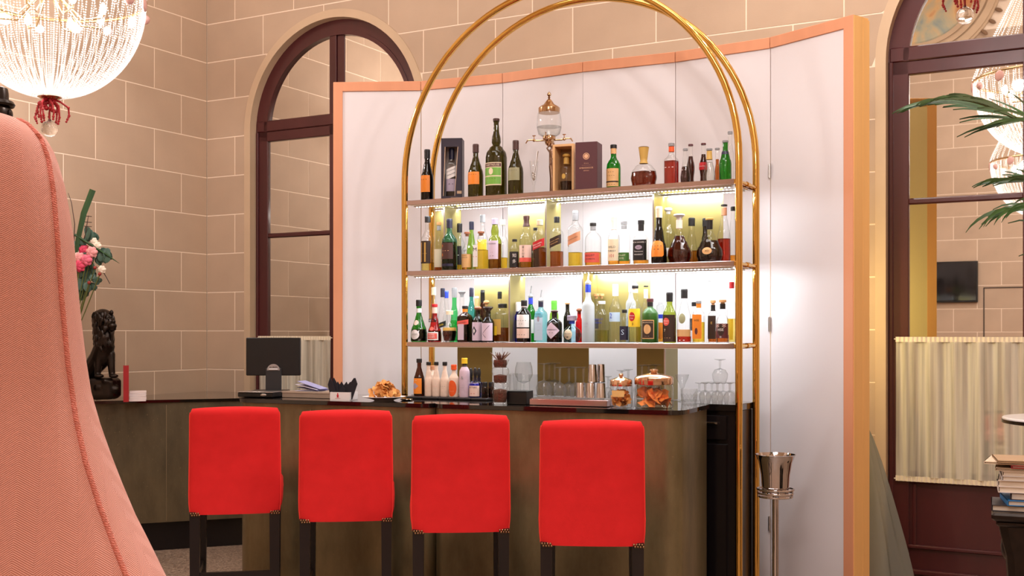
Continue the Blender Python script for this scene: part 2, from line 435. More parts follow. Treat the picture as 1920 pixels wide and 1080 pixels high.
def mirror_door(idx, c):
    d = thing('door_%d' % idx, None, None, rw(c), ROT); tag(d, kind='structure')
    # stone surround with its reveal
    sb = MB(); ring_band(sb, R_IN, R_OUT, -.006, .11)
    for s in (-1, 1): sb.box((s * (R_IN + R_OUT) / 2, .052, SPR / 2), (R_OUT - R_IN, .116, SPR))
    obj('stone_surround', sb, stone_trim, d)
    fy0, fy1 = .065, .115
    RG = .667
    fa = MB(); ring_band(fa, RG, R_IN, fy0, fy1); obj('arch_frame', fa, mahog, d)
    ib = MB(); ring_band(ib, RG, RG + .03, fy0 - .008, fy0 + .002); obj('arch_bead', ib, mahog, d)
    for s in (-1, 1):
        obj('jamb', MB().box((s * (R_IN - .0575), (fy0 + fy1) / 2, SPR / 2), (.115, fy1 - fy0, SPR), bev=.004), mahog, d)
        obj('jamb_bead', MB().box((s * (R_IN - .018), fy0 - .006, SPR / 2), (.022, .014, SPR), bev=.004), mahog, d)
    obj('mullion', MB().box((-.033, (fy0 + fy1) / 2, (SPR + RG + .02) / 2), (.064, fy1 - fy0, SPR + RG + .02), bev=.004).box((.034, (fy0 + fy1) / 2 + .006, (SPR + RG) / 2), (.066, fy1 - fy0 - .012, SPR + RG), bev=.004), mahog, d)
    obj('transom', MB().box((0, (fy0 + fy1) / 2 - .004, SPR + .04), (2 * R_IN - .02, fy1 - fy0 + .008, .085), bev=.006).box((0, (fy0 + fy1) / 2, SPR - .04), (2 * R_IN - .02, fy1 - fy0, .078), bev=.005), mahog, d)
    for s in (-1, 1):
        x0, x1 = (-RG, -.065) if s < 0 else (.067, RG)
        cx = (x0 + x1) / 2; w = x1 - x0
        obj('lunette_pane', half_disc(MB(), RG + .01, x0 - .005, x1 + .005, fy0 + .02, SPR + .06), pane_m, d, smooth=False)
        obj('upper_pane', MB().add([(x0, fy0 + .02, 2.27), (x1, fy0 + .02, 2.27), (x1, fy0 + .02, 3.01), (x0, fy0 + .02, 3.01)], [(0, 1, 2, 3)]), pane_m, d, smooth=False)
        obj('glazing_bar', MB().box((cx, fy0 + .02, 2.264), (w + .01, .035, .036), bev=.008), mahog, d)
        obj('lower_pane', MB().add([(x0, fy0 + .02, .70), (x1, fy0 + .02, .70), (x1, fy0 + .02, 2.26), (x0, fy0 + .02, 2.26)], [(0, 1, 2, 3)]), pane_m, d, smooth=False)
        obj('bottom_panel', MB().box((cx, fy0 + .03, .36), (w + .01, .03, .70)), mahog, d)
        mo = MB().box((cx, fy0 + .006, .665), (w + .01, .03, .05), bev=.008).box((cx, fy0 + .006, .275), (w + .01, .03, .022), bev=.006).box((cx, fy0 + .002, .13), (w + .01, .04, .03), bev=.008)
        mo.box((x0 + .03, fy0 + .008, .46), (.02, .02, .36), bev=.005).box((x1 - .03, fy0 + .008, .46), (.02, .02, .36), bev=.005)
        obj('panel_moulding', mo, mahog, d)
    return d
mirror_door(1, DOORS[0]); mirror_door(2, DOORS[1])
# ------------------------------------------------------------------ sheer curtains on the door leaves
def sheer_cloth():
    m, nt, b = newmat('sheer_lace'); nt.nodes.remove(b); L = nt.links; out = nt.nodes['Material Output']
    tc = nt.nodes.new('ShaderNodeTexCoord'); mp = nt.nodes.new('ShaderNodeMapping'); mp.inputs['Scale'].default_value = (26, 1, .7); L.new(tc.outputs['Object'], mp.inputs[0])
    n = nt.nodes.new('ShaderNodeTexNoise'); n.inputs['Scale'].default_value = 1.0; n.inputs['Detail'].default_value = 3; L.new(mp.outputs[0], n.inputs[0])
    mr = nt.nodes.new('ShaderNodeMapRange'); mr.inputs[1].default_value = .36; mr.inputs[2].default_value = .62; mr.inputs[3].default_value = .38; mr.inputs[4].default_value = .97; L.new(n.outputs['Fac'], mr.inputs[0])
    tr = nt.nodes.new('ShaderNodeBsdfTransparent'); tr.inputs[0].default_value = (.9, .88, .82, 1)
    c = (*rgb(252, 244, 224), 1)
    df = nt.nodes.new('ShaderNodeBsdfDiffuse'); df.inputs[0].default_value = c; tl = nt.nodes.new('ShaderNodeBsdfTranslucent'); tl.inputs[0].default_value = c
    a_ = nt.nodes.new('ShaderNodeMixShader'); a_.inputs[0].default_value = .3; L.new(df.outputs[0], a_.inputs[1]); L.new(tl.outputs[0], a_.inputs[2])
    x = nt.nodes.new('ShaderNodeMixShader'); L.new(mr.outputs[0], x.inputs[0]); L.new(tr.outputs[0], x.inputs[1]); L.new(a_.outputs[0], x.inputs[2]); L.new(x.outputs[0], out.inputs[0])
    return m
sheer = sheer_cloth()
hemm = mat('curtain_hem', rgb(240, 226, 200), .8)
def curtain(c, x0, x1, label, seed):
    rnd = random.Random(seed)
    r = thing('lace_curtain', label, 'curtain', rw(c), ROT, 'lace half curtains on the mirror doors')
    ph = [rnd.uniform(0, 6) for _ in range(4)]
    def wv(u, v):
        x = x0 + (x1 - x0) * u; t = x * 62
        return (x, .036 + .010 * sin(t * .8 + ph[0] + .4 * sin(v * 2 + ph[1])) + .003 * sin(t * 2.3 + ph[2] + v), .68 + .775 * v)
    obj('cloth', MB().grid(wv, 220, 9), sheer, r)
    for nm, z, h in (('header', 1.468, .03), ('hem', .668, .03)):
        obj(nm, MB().grid(lambda u, v: (x0 + (x1 - x0) * u, .034 + .0035 * sin(u * (x1 - x0) * 260), z - h / 2 + h * v), 260, 3), hemm, r)
    for z in (1.47, .665):
        obj('curtain_rod', MB().tube([(x0 - .01, .042, z), (x1 + .01, .042, z)], .004, 8), hemm, r)
curtain(DOORS[0], -.735, -.03, 'gathered white lace half curtain behind the black till monitor', 1)
curtain(DOORS[1], -.735, -.03, 'gathered cream lace half curtain on the mirror door beside the book stack', 2)

# ------------------------------------------------------------------ folding screen
SCR = [(-1.110, 7.068), (-.564, 7.038), (-.058, 6.825), (.405, 6.541), (.904, 6.306), (1.359, 5.998), (1.670, 5.569)]
SZ = 3.063
scr = thing('folding_screen', 'tall white folding screen with pale orange wooden frame behind the bar shelves', 'screen', (0, 0, 0))
def leaf(P, Q, off0, first, last, th=.03, pmat=None, fmat=None):
    P = Vector(P); Q = Vector(Q); d = (Q - P); L = d.length; d.normalize(); m = Vector((-d.y, d.x))
    if m.y < 0: m = -m
    p = P + m * off0; rz = atan2(d.y, d.x); g = .0015
    lf = obj('panel', MB().box((L / 2, th / 2 + .004, SZ / 2), (L - 2 * g, th - .004, SZ - .02)), pmat or screen_white, scr, (p.x, p.y, 0), rz)
    w = .058
    obj('top_rail', MB().box((L / 2, th / 2, SZ - w / 2), (L - 2 * g, th + .004, w), bev=.002), fmat or frame_wood, lf)
    obj('bottom_rail', MB().box((L / 2, th / 2, w / 2 + .0), (L - 2 * g, th + .004, w), bev=.002), fmat or frame_wood, lf)
    if first: obj('stile', MB().box((w / 2, th / 2, SZ / 2), (w, th + .005, SZ), bev=.002), fmat or frame_wood, lf)
    if last: obj('stile', MB().box((L - w / 2, th / 2, SZ / 2), (w, th + .005, SZ), bev=.002), fmat or frame_wood, lf)
    return lf, L
for i in range(6):
    lf, L = leaf(SCR[i], SCR[i + 1], 0.0, i == 0, i == 5)
    if i == 4:
        for z in (.5, 1.55, 2.36):
            obj('hinge', MB().box((L - .001, -.003, z), (.014, .006, .075), bev=.002).tube([(L, -.006, z - .04), (L, -.006, z + .04)], .004, 8), steel_b, lf)
# a spare leaf folded flat behind the last one
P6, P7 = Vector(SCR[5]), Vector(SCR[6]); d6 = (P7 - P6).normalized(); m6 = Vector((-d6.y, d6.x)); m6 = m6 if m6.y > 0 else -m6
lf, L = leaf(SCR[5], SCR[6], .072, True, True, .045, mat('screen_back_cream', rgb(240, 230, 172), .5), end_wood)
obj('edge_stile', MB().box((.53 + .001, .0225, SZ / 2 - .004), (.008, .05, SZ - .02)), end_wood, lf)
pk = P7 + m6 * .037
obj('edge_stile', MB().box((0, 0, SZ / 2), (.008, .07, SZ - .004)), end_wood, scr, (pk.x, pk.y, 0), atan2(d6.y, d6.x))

# slim floor lamp with a yellow bulb behind the screen (its glow shows in the mirror door)
pu = rw(4.80, -.45)
ul_ = thing('floor_lamp', 'slim floor lamp with yellow bulb hidden behind the folding screen', 'lamp', pu, ROT)
obj('base', MB().lathe([(.10, 0), (.10, .012), (.02, .03)], 24), black_mat, ul_)
obj('pole', MB().tube([(0, 0, .02), (0, 0, 1.62)], .009, 10), black_mat, ul_)
obj('bulb', MB().ball((0, 0, 1.67), .05, 14, 10), glass('amber_bulb_glass', (1, .93, .7), .02, .5), ul_)
ld = bpy.data.lights.new('floor_lamp_light', 'POINT'); ld.energy = 16; ld.color = (1, .85, .48); ld.shadow_soft_size = .03
lo = bpy.data.objects.new('floor_lamp_light', ld); COL.objects.link(lo); lo.parent = ul_; lo.location = (0, 0, 1.67)

# ------------------------------------------------------------------ brass arch shelf unit
SL = Vector((-.608, 6.45)); SW = 1.947; SD = .283; SPRZ = 2.355
SHZ = [1.454, 1.854, 2.252]
unit = thing('arched_bar_shelf', 'tall brass arch shelf unit holding three lit copper shelves of bottles', 'shelf unit', (SL.x, SL.y, 0), ROT)
for y in (0, SD):
    path = [(0, y, 0), (0, y, 1.0), (0, y, SPRZ)] + [(SW / 2 - SW / 2 * cos(pi * i / 48), y, SPRZ + SW / 2 * sin(pi * i / 48)) for i in range(1, 48)] + [(SW, y, SPRZ), (SW, y, 1.0), (SW, y, 0)]
    obj('hoop', MB().tube(path, .018, 18), brass, unit)
    for x in (0, SW): obj('foot_plate', MB().lathe([(.04, 0), (.04, .006), (.024, .012)], 20, (x, y, 0)), brass, unit)
shelf_glass = mat('shelf_under_mirror', (.75, .78, .76), .07, 1.0)
for k, zt in enumerate(SHZ):
    sh = obj('shelf', MB().box((SW / 2, SD / 2 + .004, zt - .0125), (SW - .04, SD + .03, .025), bev=.0015), copper, unit)
    obj('under_plate', MB().box((SW / 2, SD / 2 + .006, zt - .0265), (SW - .06, SD - .01, .003)), shelf_glass, sh)
    for y in (0, SD):
        for x in (0, SW):
            obj('bracket', MB().box((x + (.02 if x == 0 else -.02), y + .0, zt - .0125), (.03, .02, .022), bev=.002), brass, sh)
    for x in (0, SW):
        obj('cross_bar', MB().tube([(x, 0, zt - .0125), (x, SD, zt - .0125)], .009, 10).tube([(x, SD / 2 - .02, zt - .0125), (x, SD / 2 + .02, zt - .0125)], .013, 10), brass, sh)
    # LED strips: aluminium channel with a row of diodes
    if k == 0: continue
    for y, nm in ((.035, 'front'), (SD - .045, 'back')):
        obj('led_channel', MB().box((SW / 2, y, zt - .031), (SW - .09, .016, .006)), steel_b, sh)
        dm = MB()
        for i in range(95): dm.box((.06 + (SW - .12) * i / 94, y, zt - .035), (.006, .006, .002))
        dd = obj('led_diodes', dm, emit('led_diode', (.93, .97, 1), 14), sh, smooth=False); tag(dd, kind='stuff')
    for i in range(2):
        l = area('led_light', (0, 0, 0), SW - .12, .012, 9.5 if i else 7, (.93, .97, 1), (radians(32) if i else 0, 0, 0)); l.parent = unit
        l.location = (SW / 2, (.05, SD - .06)[i], zt - .037)
# gold sheet boxes between the shelves: a back sheet and one cheek each
def upx(px, s): return on_line(px, SL, A, N, s)[0]
DIVS = []
def gold(z0, z1, p0, p1, side):
    yb = SD - .012
    u0, u1 = upx(p0, yb), upx(p1, yb)
    obj('gold_panel', MB().box(((u0 + u1) / 2, yb, (z0 + z1) / 2), (u1 - u0, .004, z1 - z0)), gold_panel, unit, smooth=False)
    if side:
        u = u1 if side > 0 else u0; DIVS.append((1 if z0 > 1.8 else 0 if z0 > 1.4 else -1, u))
        dv = obj('divider', MB().box((u, yb - .09, (z0 + z1) / 2), (.006, .176, z1 - z0)), gold_panel, unit, smooth=False)
        obj('divider_edge', MB().box((u, yb - .18, (z0 + z1) / 2), (.008, .004, z1 - z0)), steel_b, dv, smooth=False)
R3, R2z, R1z = (1.158, 1.427), (1.456, 1.826), (1.856, 2.222)
for z, a, b, s in ((R1z, 816, 864, 1), (R1z, 953, 1051, 1), (R1z, 1249, 1356, -1), (R2z, 890, 984, 1), (R2z, 1119, 1219, -1), (R3, 858, 923, 0), (R3, 1008, 1104, 0), (R3, 1194, 1270, 1)):
    gold(z[0], z[1], a, b, s)

# ------------------------------------------------------------------ back counter under the shelves
BZ = 1.155
bc = thing('back_counter', 'black lacquer back counter with steel drawer pulls under the brass arch', 'counter', (SL.x, SL.y, 0), ROT)
obj('carcass', MB().box((SW / 2 + .01, .17, .56), (SW - .06, .28, 1.12)), black_wood, bc)
obj('counter_slab', MB().box((SW / 2 + .01, .165, 1.1385), (SW - .05, .31, .033), bev=.002), black_gloss, bc)
for k in range(4):
    x0 = .06 + k * .46
    dw = obj('drawer', MB().box((x0 + .22, .022, 1.04), (.44, .02, .12), bev=.003), black_wood, bc)
    obj('pull', MB().tube([(x0 + .05, .0, 1.062), (x0 + .40, .0, 1.062)], .006, 10).tube([(x0 + .07, .0, 1.062), (x0 + .07, .014, 1.062)], .004, 8).tube([(x0 + .38, 0, 1.062), (x0 + .38, .014, 1.062)], .004, 8), steel, dw)
    dr = obj('cabinet_door', MB().box((x0 + .22, .022, .52), (.44, .02, .88), bev=.003), black_wood, bc)
    obj('pull', MB().tube([(x0 + .05, .0, .935), (x0 + .30, .0, .935)], .006, 10).tube([(x0 + .07, .0, .935), (x0 + .07, .014, .935)], .004, 8).tube([(x0 + .28, 0, .935), (x0 + .28, .014, .935)], .004, 8), steel, dr)

# ------------------------------------------------------------------ the bar
BO = Vector((-1.424, 6.04)); BD = Vector((.915, -.403)).normalized(); BM = Vector((-BD.y, BD.x))
BROT = atan2(BD.y, BD.x); BTOP = 1.157
def bpx(px, s=0.0): return on_line(px, BO, BD, BM, s)
u_cusp = bpx(808)[0]; u_end = bpx(1262)[0]
# far end of the return: meets the back counter front
pe = ray(1325, 5.53); e_rel = Vector((pe.x, pe.y)) - BO; ex, ey = e_rel.dot(BD), e_rel.dot(BM)
def arc(cx, cy_, r, a0, a1, n=8): return [(cx + r * cos(a0 + (a1 - a0) * i / n), cy_ + r * sin(a0 + (a1 - a0) * i / n)) for i in range(n + 1)]
def bar_outline(g, oh=0.0):
    r = .10
    p1 = arc(-.06 + r - oh, r - oh, r, pi, 1.5 * pi) + arc(u_cusp - .075, .075 - oh, .075, 1.5 * pi, 2 * pi)
    p2 = arc(u_cusp + .075, .075 - oh, .075, pi, 1.5 * pi) + arc(u_end - .05 + oh, .09 - oh, .09, 1.5 * pi, 1.86 * pi)
    return p1, p2
bar = thing('bar_counter', 'scalloped bronze bar counter with black glass top behind the red stools', 'bar', (BO.x, BO.y, 0), BROT)
BDEP = .62
o1, o2 = bar_outline(0)
poly1 = o1 + [(u_cusp, BDEP), (-.06, BDEP)]
poly2 = o2 + [(ex, ey), (ex - .06, ey + .02), (u_end - .25, BDEP), (u_cusp, BDEP)]
obj('bar_front', MB().prism(poly1, .0, 1.135), bar_bronze, bar)
obj('bar_front', MB().prism(poly2, .0, 1.135), bar_bronze, bar)
q1, q2 = bar_outline(0, .012)
slab = q1[:-1] + [(u_cusp, .06)] + q2[1:] + [(ex + .012, ey), (ex - .06, ey + .02), (u_end - .25, BDEP + .01), (-.06, BDEP + .01)]
obj('bar_top', MB().prism(slab, 1.137, BTOP), black_gloss, bar)
for x in (.42,):
    obj('panel_seam', MB().box((x, -.0008, .56), (.004, .002, 1.1)), mat('seam', rgb(150, 128, 92), .4, .5), bar)

# ------------------------------------------------------------------ left corner counter
cz = 1.046
F1, F2 = Vector((-2.518, 7.81)), Vector((-2.02, 8.0)); fd = (F2 - F1).normalized()
def hit_left(P, d):      # where the counter front meets the left wall
    B_ = Vector((-.4807, -.8769)); k = Vector((-.8769, .4807))
    return P + d * ((C - P).dot(k) / d.dot(k))
Lw = hit_left(F1, fd) ; Rg = F2 + fd * .42
def wall_off(p, o=.01): return p
bk = Rg + N * .35
cpoly = [tuple(Lw + fd * .09), tuple(Rg), tuple(bk), tuple(Vector(rw(.25, -.03).xy)), tuple(Vector(rw(.03, -.03).xy))]
cnt = thing('corner_counter', 'dark bronze corner counter with black top below the lion statue', 'counter', (0, 0, 0))
def inset_poly(poly, k):
    cx = sum(p[0] for p in poly) / len(poly); cy_ = sum(p[1] for p in poly) / len(poly)
    return [(cx + (x - cx) * k, cy_ + (y - cy_) * k) for x, y in poly]
fm = Vector((-fd.y, fd.x))
kick = [tuple(Vector(cpoly[0]) + fm * .05), tuple(Vector(cpoly[1]) + fm * .05)] + cpoly[2:]
obj('kick_plinth', MB().prism(kick, 0, .20), black_wood, cnt)
obj('front', MB().prism(cpoly, .20, cz - .02), counter_bronze, cnt)
obj('top', MB().prism([tuple(Vector(cpoly[0]) - fm * .012), tuple(Vector(cpoly[1]) - fm * .012)] + cpoly[2:], cz - .019, cz), black_gloss, cnt)
us = (F1 - Vector(cpoly[0])).length
for px in (312,):
    u, p = on_line(px, F1, fd, fm, 0)
    obj('panel_seam', MB().box((p.x, p.y - .001, .61), (.004, .003, .8), atan2(fd.y, fd.x)), mat('seam2', rgb(128, 112, 84), .4, .4), cnt)

# ------------------------------------------------------------------ red bar stools
def red_cloth():
    m, nt, b = newmat('red_stool_cloth'); L = nt.links
    tc = nt.nodes.new('ShaderNodeTexCoord'); n = nt.nodes.new('ShaderNodeTexNoise'); n.inputs['Scale'].default_value = 14; n.inputs['Detail'].default_value = 6
    L.new(tc.outputs['Object'], n.inputs[0])
    cr = nt.nodes.new('ShaderNodeValToRGB'); cr.color_ramp.elements[0].position = .3; cr.color_ramp.elements[1].position = .75
    cr.color_ramp.elements[0].color = (*rgb(206, 12, 16), 1); cr.color_ramp.elements[1].color = (*rgb(218, 20, 24), 1)
    L.new(n.outputs['Fac'], cr.inputs[0]); L.new(cr.outputs[0], b.inputs['Base Color'])
    b.inputs['Roughness'].default_value = .85; b.inputs['Sheen Weight'].default_value = .5; b.inputs['Sheen Tint'].default_value = (*rgb(255, 70, 60), 1)
    w = nt.nodes.new('ShaderNodeTexNoise'); w.inputs['Scale'].default_value = 420; L.new(tc.outputs['Object'], w.inputs[0])
    bp = nt.nodes.new('ShaderNodeBump'); bp.inputs['Strength'].default_value = .12; bp.inputs['Distance'].default_value = .004; L.new(w.outputs['Fac'], bp.inputs['Height']); L.new(bp.outputs[0], b.inputs['Normal'])
    return m
redm = red_cloth(); piping = mat('red_piping', rgb(240, 52, 44), .7); legm = mat('dark_stained_leg', rgb(18, 12, 14), .32, noise=.2, nscale=12, stretch=(1, 1, .1))
nailm = mat('bronze_nail', rgb(150, 120, 90), .25, 1.0)
def superrect(u, w, d, p=5.0):
    a = 2 * pi * u; k = sup(a, p); return (w * k * cos(a), d * k * sin(a))
def make_stool():
    r = thing('bar_stool', 'x', 'bar stool', (0, 0, 0), 0, 'red bar stools along the bronze bar')
    z0, z1, W = .643, 1.143, .214
    # upholstered back (faces +y; camera sees its rear at -y): slight inward sweep, crowned top
    def bk(u, v):
        z = z0 + (z1 - z0) * v
        w = W * (1.0 - .035 * max(0, (v - .25)) + (-.03 * (1 - v / .12) if v < .12 else 0)); d = .042 - .008 * v
        top = 0
        if v > .93:
            q = (v - .93) / .07; sq = sqrt(max(0, 1 - q * q * .96)); d *= sq; w *= (1 - .05 * q * q); 
        x, y = superrect(u, w, d, 4.5)
        cr = .010 * (1 - (x / W) ** 2) * (v ** 3)
        y += .012 * (x / W) ** 2 * (1 - v * .4) - .035 * v + .03 * sin(v * 2.2)
        return (x, y, z + cr)
    vs = [0, .02, .06, .12, .2, .3, .42, .55, .68, .8, .88, .93, .95, .967, .98, .991, .998, 1.0]
    mb = MB(); nu = 44; P = []
    for v in vs:
        for i in range(nu): P.append(bk((i + .5) / nu, v))
    fs = [(j * nu + i, j * nu + (i + 1) % nu, (j + 1) * nu + (i + 1) % nu, (j + 1) * nu + i) for j in range(len(vs) - 1) for i in range(nu)]
    fs += [tuple(range(nu - 1, -1, -1)), tuple((len(vs) - 1) * nu + i for i in range(nu))]
    b = obj('backrest', mb.add(P, fs), redm, r, ang=60)
    # piping along the rear edges
    for s in (-1, 1):
        pth = []
        for v in (.01, .1, .2, .35, .5, .65, .8, .9, .94, .965):
            u = .555 if s < 0 else .945
            p = bk(u, v); pth.append((p[0], p[1] - .001, p[2]))
        obj('piping', MB().tube(pth, .0035, 8), piping, b)
    # seat box and cushion
    def seat(u, v):
        zz = [.662, .666, .685, .735, .775, .795, .80][v]; k = [.96, .985, 1, 1.01, 1.0, .95, .8][v]
        x, y = superrect(u, .221 * k, .215 * k, 6); return (x, y + .20, zz)
    P = []; nu = 40
    for j in range(7):
        for i in range(nu): P.append(seat((i + .5) / nu, j))
    fs = [(j * nu + i, j * nu + (i + 1) % nu, (j + 1) * nu + (i + 1) % nu, (j + 1) * nu + i) for j in range(6) for i in range(nu)] + [tuple(range(nu - 1, -1, -1)), tuple(6 * nu + i for i in range(nu))]
    obj('seat', MB().add(P, fs), redm, r, ang=50)
    for sx in (-1, 1):
        for sy, y in ((0, -.002), (1, .37)):
            x = sx * .185
            lg = MB().add([(x - .024, y - .024, .655), (x + .024, y - .024, .655), (x + .024, y + .024, .655), (x - .024, y + .024, .655), (x * 1.0 - .019, y - .019 - (.03 if not sy else 0), 0), (x + .019, y - .019 - (.03 if not sy else 0), 0), (x + .019, y + .019 - (.03 if not sy else 0), 0), (x - .019, y + .019 - (.03 if not sy else 0), 0)],
                          [(0, 1, 2, 3), (7, 6, 5, 4), (1, 0, 4, 5), (2, 1, 5, 6), (3, 2, 6, 7), (0, 3, 7, 4)])
            obj('leg', lg, legm, r, smooth=False)
        nm = MB()
        for i in range(4):
            for j in range(2): nm.ball((sx * .185 + (i - 1.5) * .011 + j * .005, -.034, .650 - j * .009), (.005, .004, .005), 8, 6)
        obj('nailheads', nm, nailm, b)
        obj('stretcher', MB().box((sx * .185, .18, .34), (.022, .36, .03)), legm, r, smooth=False)
    obj('stretcher', MB().box((0, -.015, .35), (.36, .022, .032)), legm, r, smooth=False)
    obj('foot_rail', MB().box((0, .37, .25), (.36, .024, .036)), legm, r, smooth=False)
    return r
st0 = make_stool()
stools = [(438, 5.416, -10.5, 'red upholstered bar stool at the till monitor end of the bar'), (647, 5.205, -6, 'red upholstered bar stool in front of the plate of crisps'), (863.5, 4.917, -4, 'red upholstered bar stool in front of the row of bitters bottles'), (1111, 4.60, 4, 'red upholstered bar stool in front of the two crisp jars')]
for i, (px, Y, ang, lab) in enumerate(stools):
    o = st0 if i == 0 else copy_tree(st0)
    p = ray(px, Y); a = -radians(ang)
    o.location = (p.x - sin(radians(ang)) * 0 , p.y + .03, 0); o.rotation_euler = (0, 0, a); o['label'] = lab

# ------------------------------------------------------------------ chandeliers
crystal = glass('crystal_bead', (.97, .96, .95), .05, 1.0, haze=.42, hazecol=(.95, .92, .90))
clear_crystal = mat('clear_crystal', (1, 1, 1), .01); clear_crystal.node_tree.nodes['Principled BSDF'].inputs['Transmission Weight'].default_value = 1.0
bulb_m = emit('chandelier_bulb', (1, .93, .9), 90)
gilt = mat('gilt_ring', rgb(206, 176, 130), .25, 1.0)
coral = mat('red_coral_bead', rgb(176, 28, 40), .3)
def strand_mesh(pts, r):
    mb = MB()
    for p in pts:
        x, y, z = p
        mb.add([(x + r, y, z), (x - r, y, z), (x, y + r, z), (x, y - r, z), (x, y, z + r), (x, y, z - r)], [(0, 2, 4), (2, 1, 4), (1, 3, 4), (3, 0, 4), (2, 0, 5), (1, 2, 5), (3, 1, 5), (0, 3, 5)])
    return mb.mesh('bead_strand', False)
def resample(f, n0, step):
    pts = [Vector(f(i / n0)) for i in range(n0 + 1)]; out = [pts[0]]; acc = 0
    for a, b in zip(pts[:-1], pts[1:]):
        d = (b - a).length
        while acc + d >= step:
            t = (step - acc) / d; a = a + (b - a) * t; out.append(a.copy()); d = (b - a).length; acc = 0
        acc += d
    return out
CR, CHH = .515, .565
def make_chandelier(label):
    r = thing('chandelier', label, 'chandelier', (0, 0, 0), 0, 'beaded basket chandeliers of the hall')
    f_low = lambda t: (CR * cos(t * pi / 2 * .985), 0, CHH * (1 - sin(t * pi / 2 * .985)) * 1.0)
    f_up = lambda t: (CR * (1 - t) ** 1.6 * .86 + .075, 0, CHH + .03 + 1.15 * t ** .85)
    m_a = strand_mesh(resample(f_low, 80, .0135), .0058); m_b = strand_mesh(resample(f_low, 80, .0105), .0042); m_u = strand_mesh(resample(f_up, 80, .016), .0056)
    for me in (m_a, m_b, m_u): me.materials.append(crystal)
    n = 132
    for i in range(n):
        o = link('bead_strand', m_a if i % 3 else m_b, None, r, (0, 0, 0), 2 * pi * (i + .25 * sin(i * 2.4)) / n)
    for i in range(40): link('upper_strand', m_u, None, r, (0, 0, 0), 2 * pi * i / 40)
    ring = [(CR * cos(2 * pi * i / 48), CR * sin(2 * pi * i / 48), CHH + .005) for i in range(48)]
    obj('rim_ring', MB().tube(ring, .010, 8, closed=True), gilt, r)
    obj('crown', MB().lathe([(.09, CHH + 1.15), (.10, CHH + 1.19), (.05, CHH + 1.22), (.012, CHH + 1.25)], 20), gilt, r)
    obj('bottom_plate', MB().lathe([(.012, -.012), (.05, -.008), (.065, .0), (.05, .012), (.015, .016)], 24), gilt, r)
    # blossoms and discs along the rim
    for i in range(16):
        a = 2 * pi * i / 16 + .1; c = (CR * 1.01 * cos(a), CR * 1.01 * sin(a), CHH - .03 - .03 * (i % 2))
        obj('rim_ornament', MB().ball(c, (.028, .028, .028) if i % 2 else (.04, .012, .04), 10, 7, rz=a + pi / 2), mat('pink_glass', rgb(226, 178, 170), .2), r)
    # coral sprigs under the plate and the crystal ball
    cb = MB(); rnd = random.Random(3)
    for i in range(9):
        a = 2 * pi * i / 9 + .3; R = .045 + .05 * (i % 3 == 0) + .02 * rnd.random(); dz = rnd.uniform(-.03, .01)
        path = [Vector((.012 * cos(a), .012 * sin(a), -.008)), Vector((R * .55 * cos(a), R * .55 * sin(a), -.022)), Vector((R * cos(a + .2), R * sin(a + .2), -.05)), Vector((R * 1.05 * cos(a + .3), R * 1.05 * sin(a + .3), -.085 + dz)), Vector((R * .9 * cos(a + .3), R * .9 * sin(a + .3), -.12 + dz))]
        cb.tube(path, [.008, .0055, .006, .005, .003], 7)
        for p0, p1 in zip(path[:-1], path[1:]):
            for t in (.25, .6, 1.0): cb.ball(p0 + (p1 - p0) * t, rnd.uniform(.005, .0085), 7, 5)
    for i in range(14):
        cb.ball((rnd.uniform(-.04, .04), rnd.uniform(-.035, .02), rnd.uniform(-.09, -.02)), (rnd.uniform(.008, .018),) * 3, 8, 6)
    cb.tube([(0, 0, -.01), (0, 0, -.14)], .005, 6)
    obj('coral_sprig', cb, coral, r)
    obj('crystal_ball', MB().ball((0, 0, -.178), .046, 20, 14).lathe([(.012, -.135), (.008, -.125)], 10), clear_crystal, r)
    for i in range(8):
        a = 2 * pi * i / 8; p = (.30 * cos(a), .30 * sin(a), CHH - .10)
        bl = obj('bulb', MB().lathe([(.006, 0), (.016, .012), (.019, .028), (.014, .048), (.004, .066)], 12, (p[0], p[1], p[2])), bulb_m, r)
        obj('candle_arm', MB().tube([(p[0] * .2, p[1] * .2, p[2] + .10), (p[0] * .6, p[1] * .6, p[2] - .03), (p[0], p[1], p[2] - .02), (p[0], p[1], p[2])], .006, 8), gilt, r)
    return r
CHAND = [((-2.60, 6.40, 2.83), 1.0, 'beaded crystal basket chandelier with red coral drop above the pink chair', 70), ((1.22, 3.50, 2.93), 1.1, 'beaded crystal chandelier with upper strands reflected in the mirror door behind the palm', 115), ((-.50, .80, 2.72), 1.08, 'lower beaded crystal chandelier reflected below the first in the mirror door', 95), ((1.80, 5.38, 3.86), 1.25, 'high crystal chandelier whose glass ball drop shows in the mirror arch', 66)]
ch0 = None
CHC = []
for i, (loc, sc, lab, pw) in enumerate(CHAND):
    if ch0 is None: 
        o = ch0 = make_chandelier(lab); CHC = [copy_tree(ch0) for _ in range(len(CHAND) - 1)]
    else: o = CHC[i - 1]; o['label'] = lab
    o.location = loc; o.scale = (sc, sc, sc)
    obj('suspension_rod', MB().tube([(0, 0, CHH + 1.24), (0, 0, (ROOM_H - loc[2] - .002) / sc)], .01, 10), gilt, o)
    for k in range(3):
        a = 2 * pi * k / 3 + .5
        ld = bpy.data.lights.new('chandelier_light', 'POINT'); ld.energy = pw / 3; ld.color = (1, .94, .925); ld.shadow_soft_size = .045
        lo = bpy.data.objects.new('chandelier_light', ld); COL.objects.link(lo); lo.parent = o
        lo.location = (.2 * cos(a), .2 * sin(a), CHH - .03)

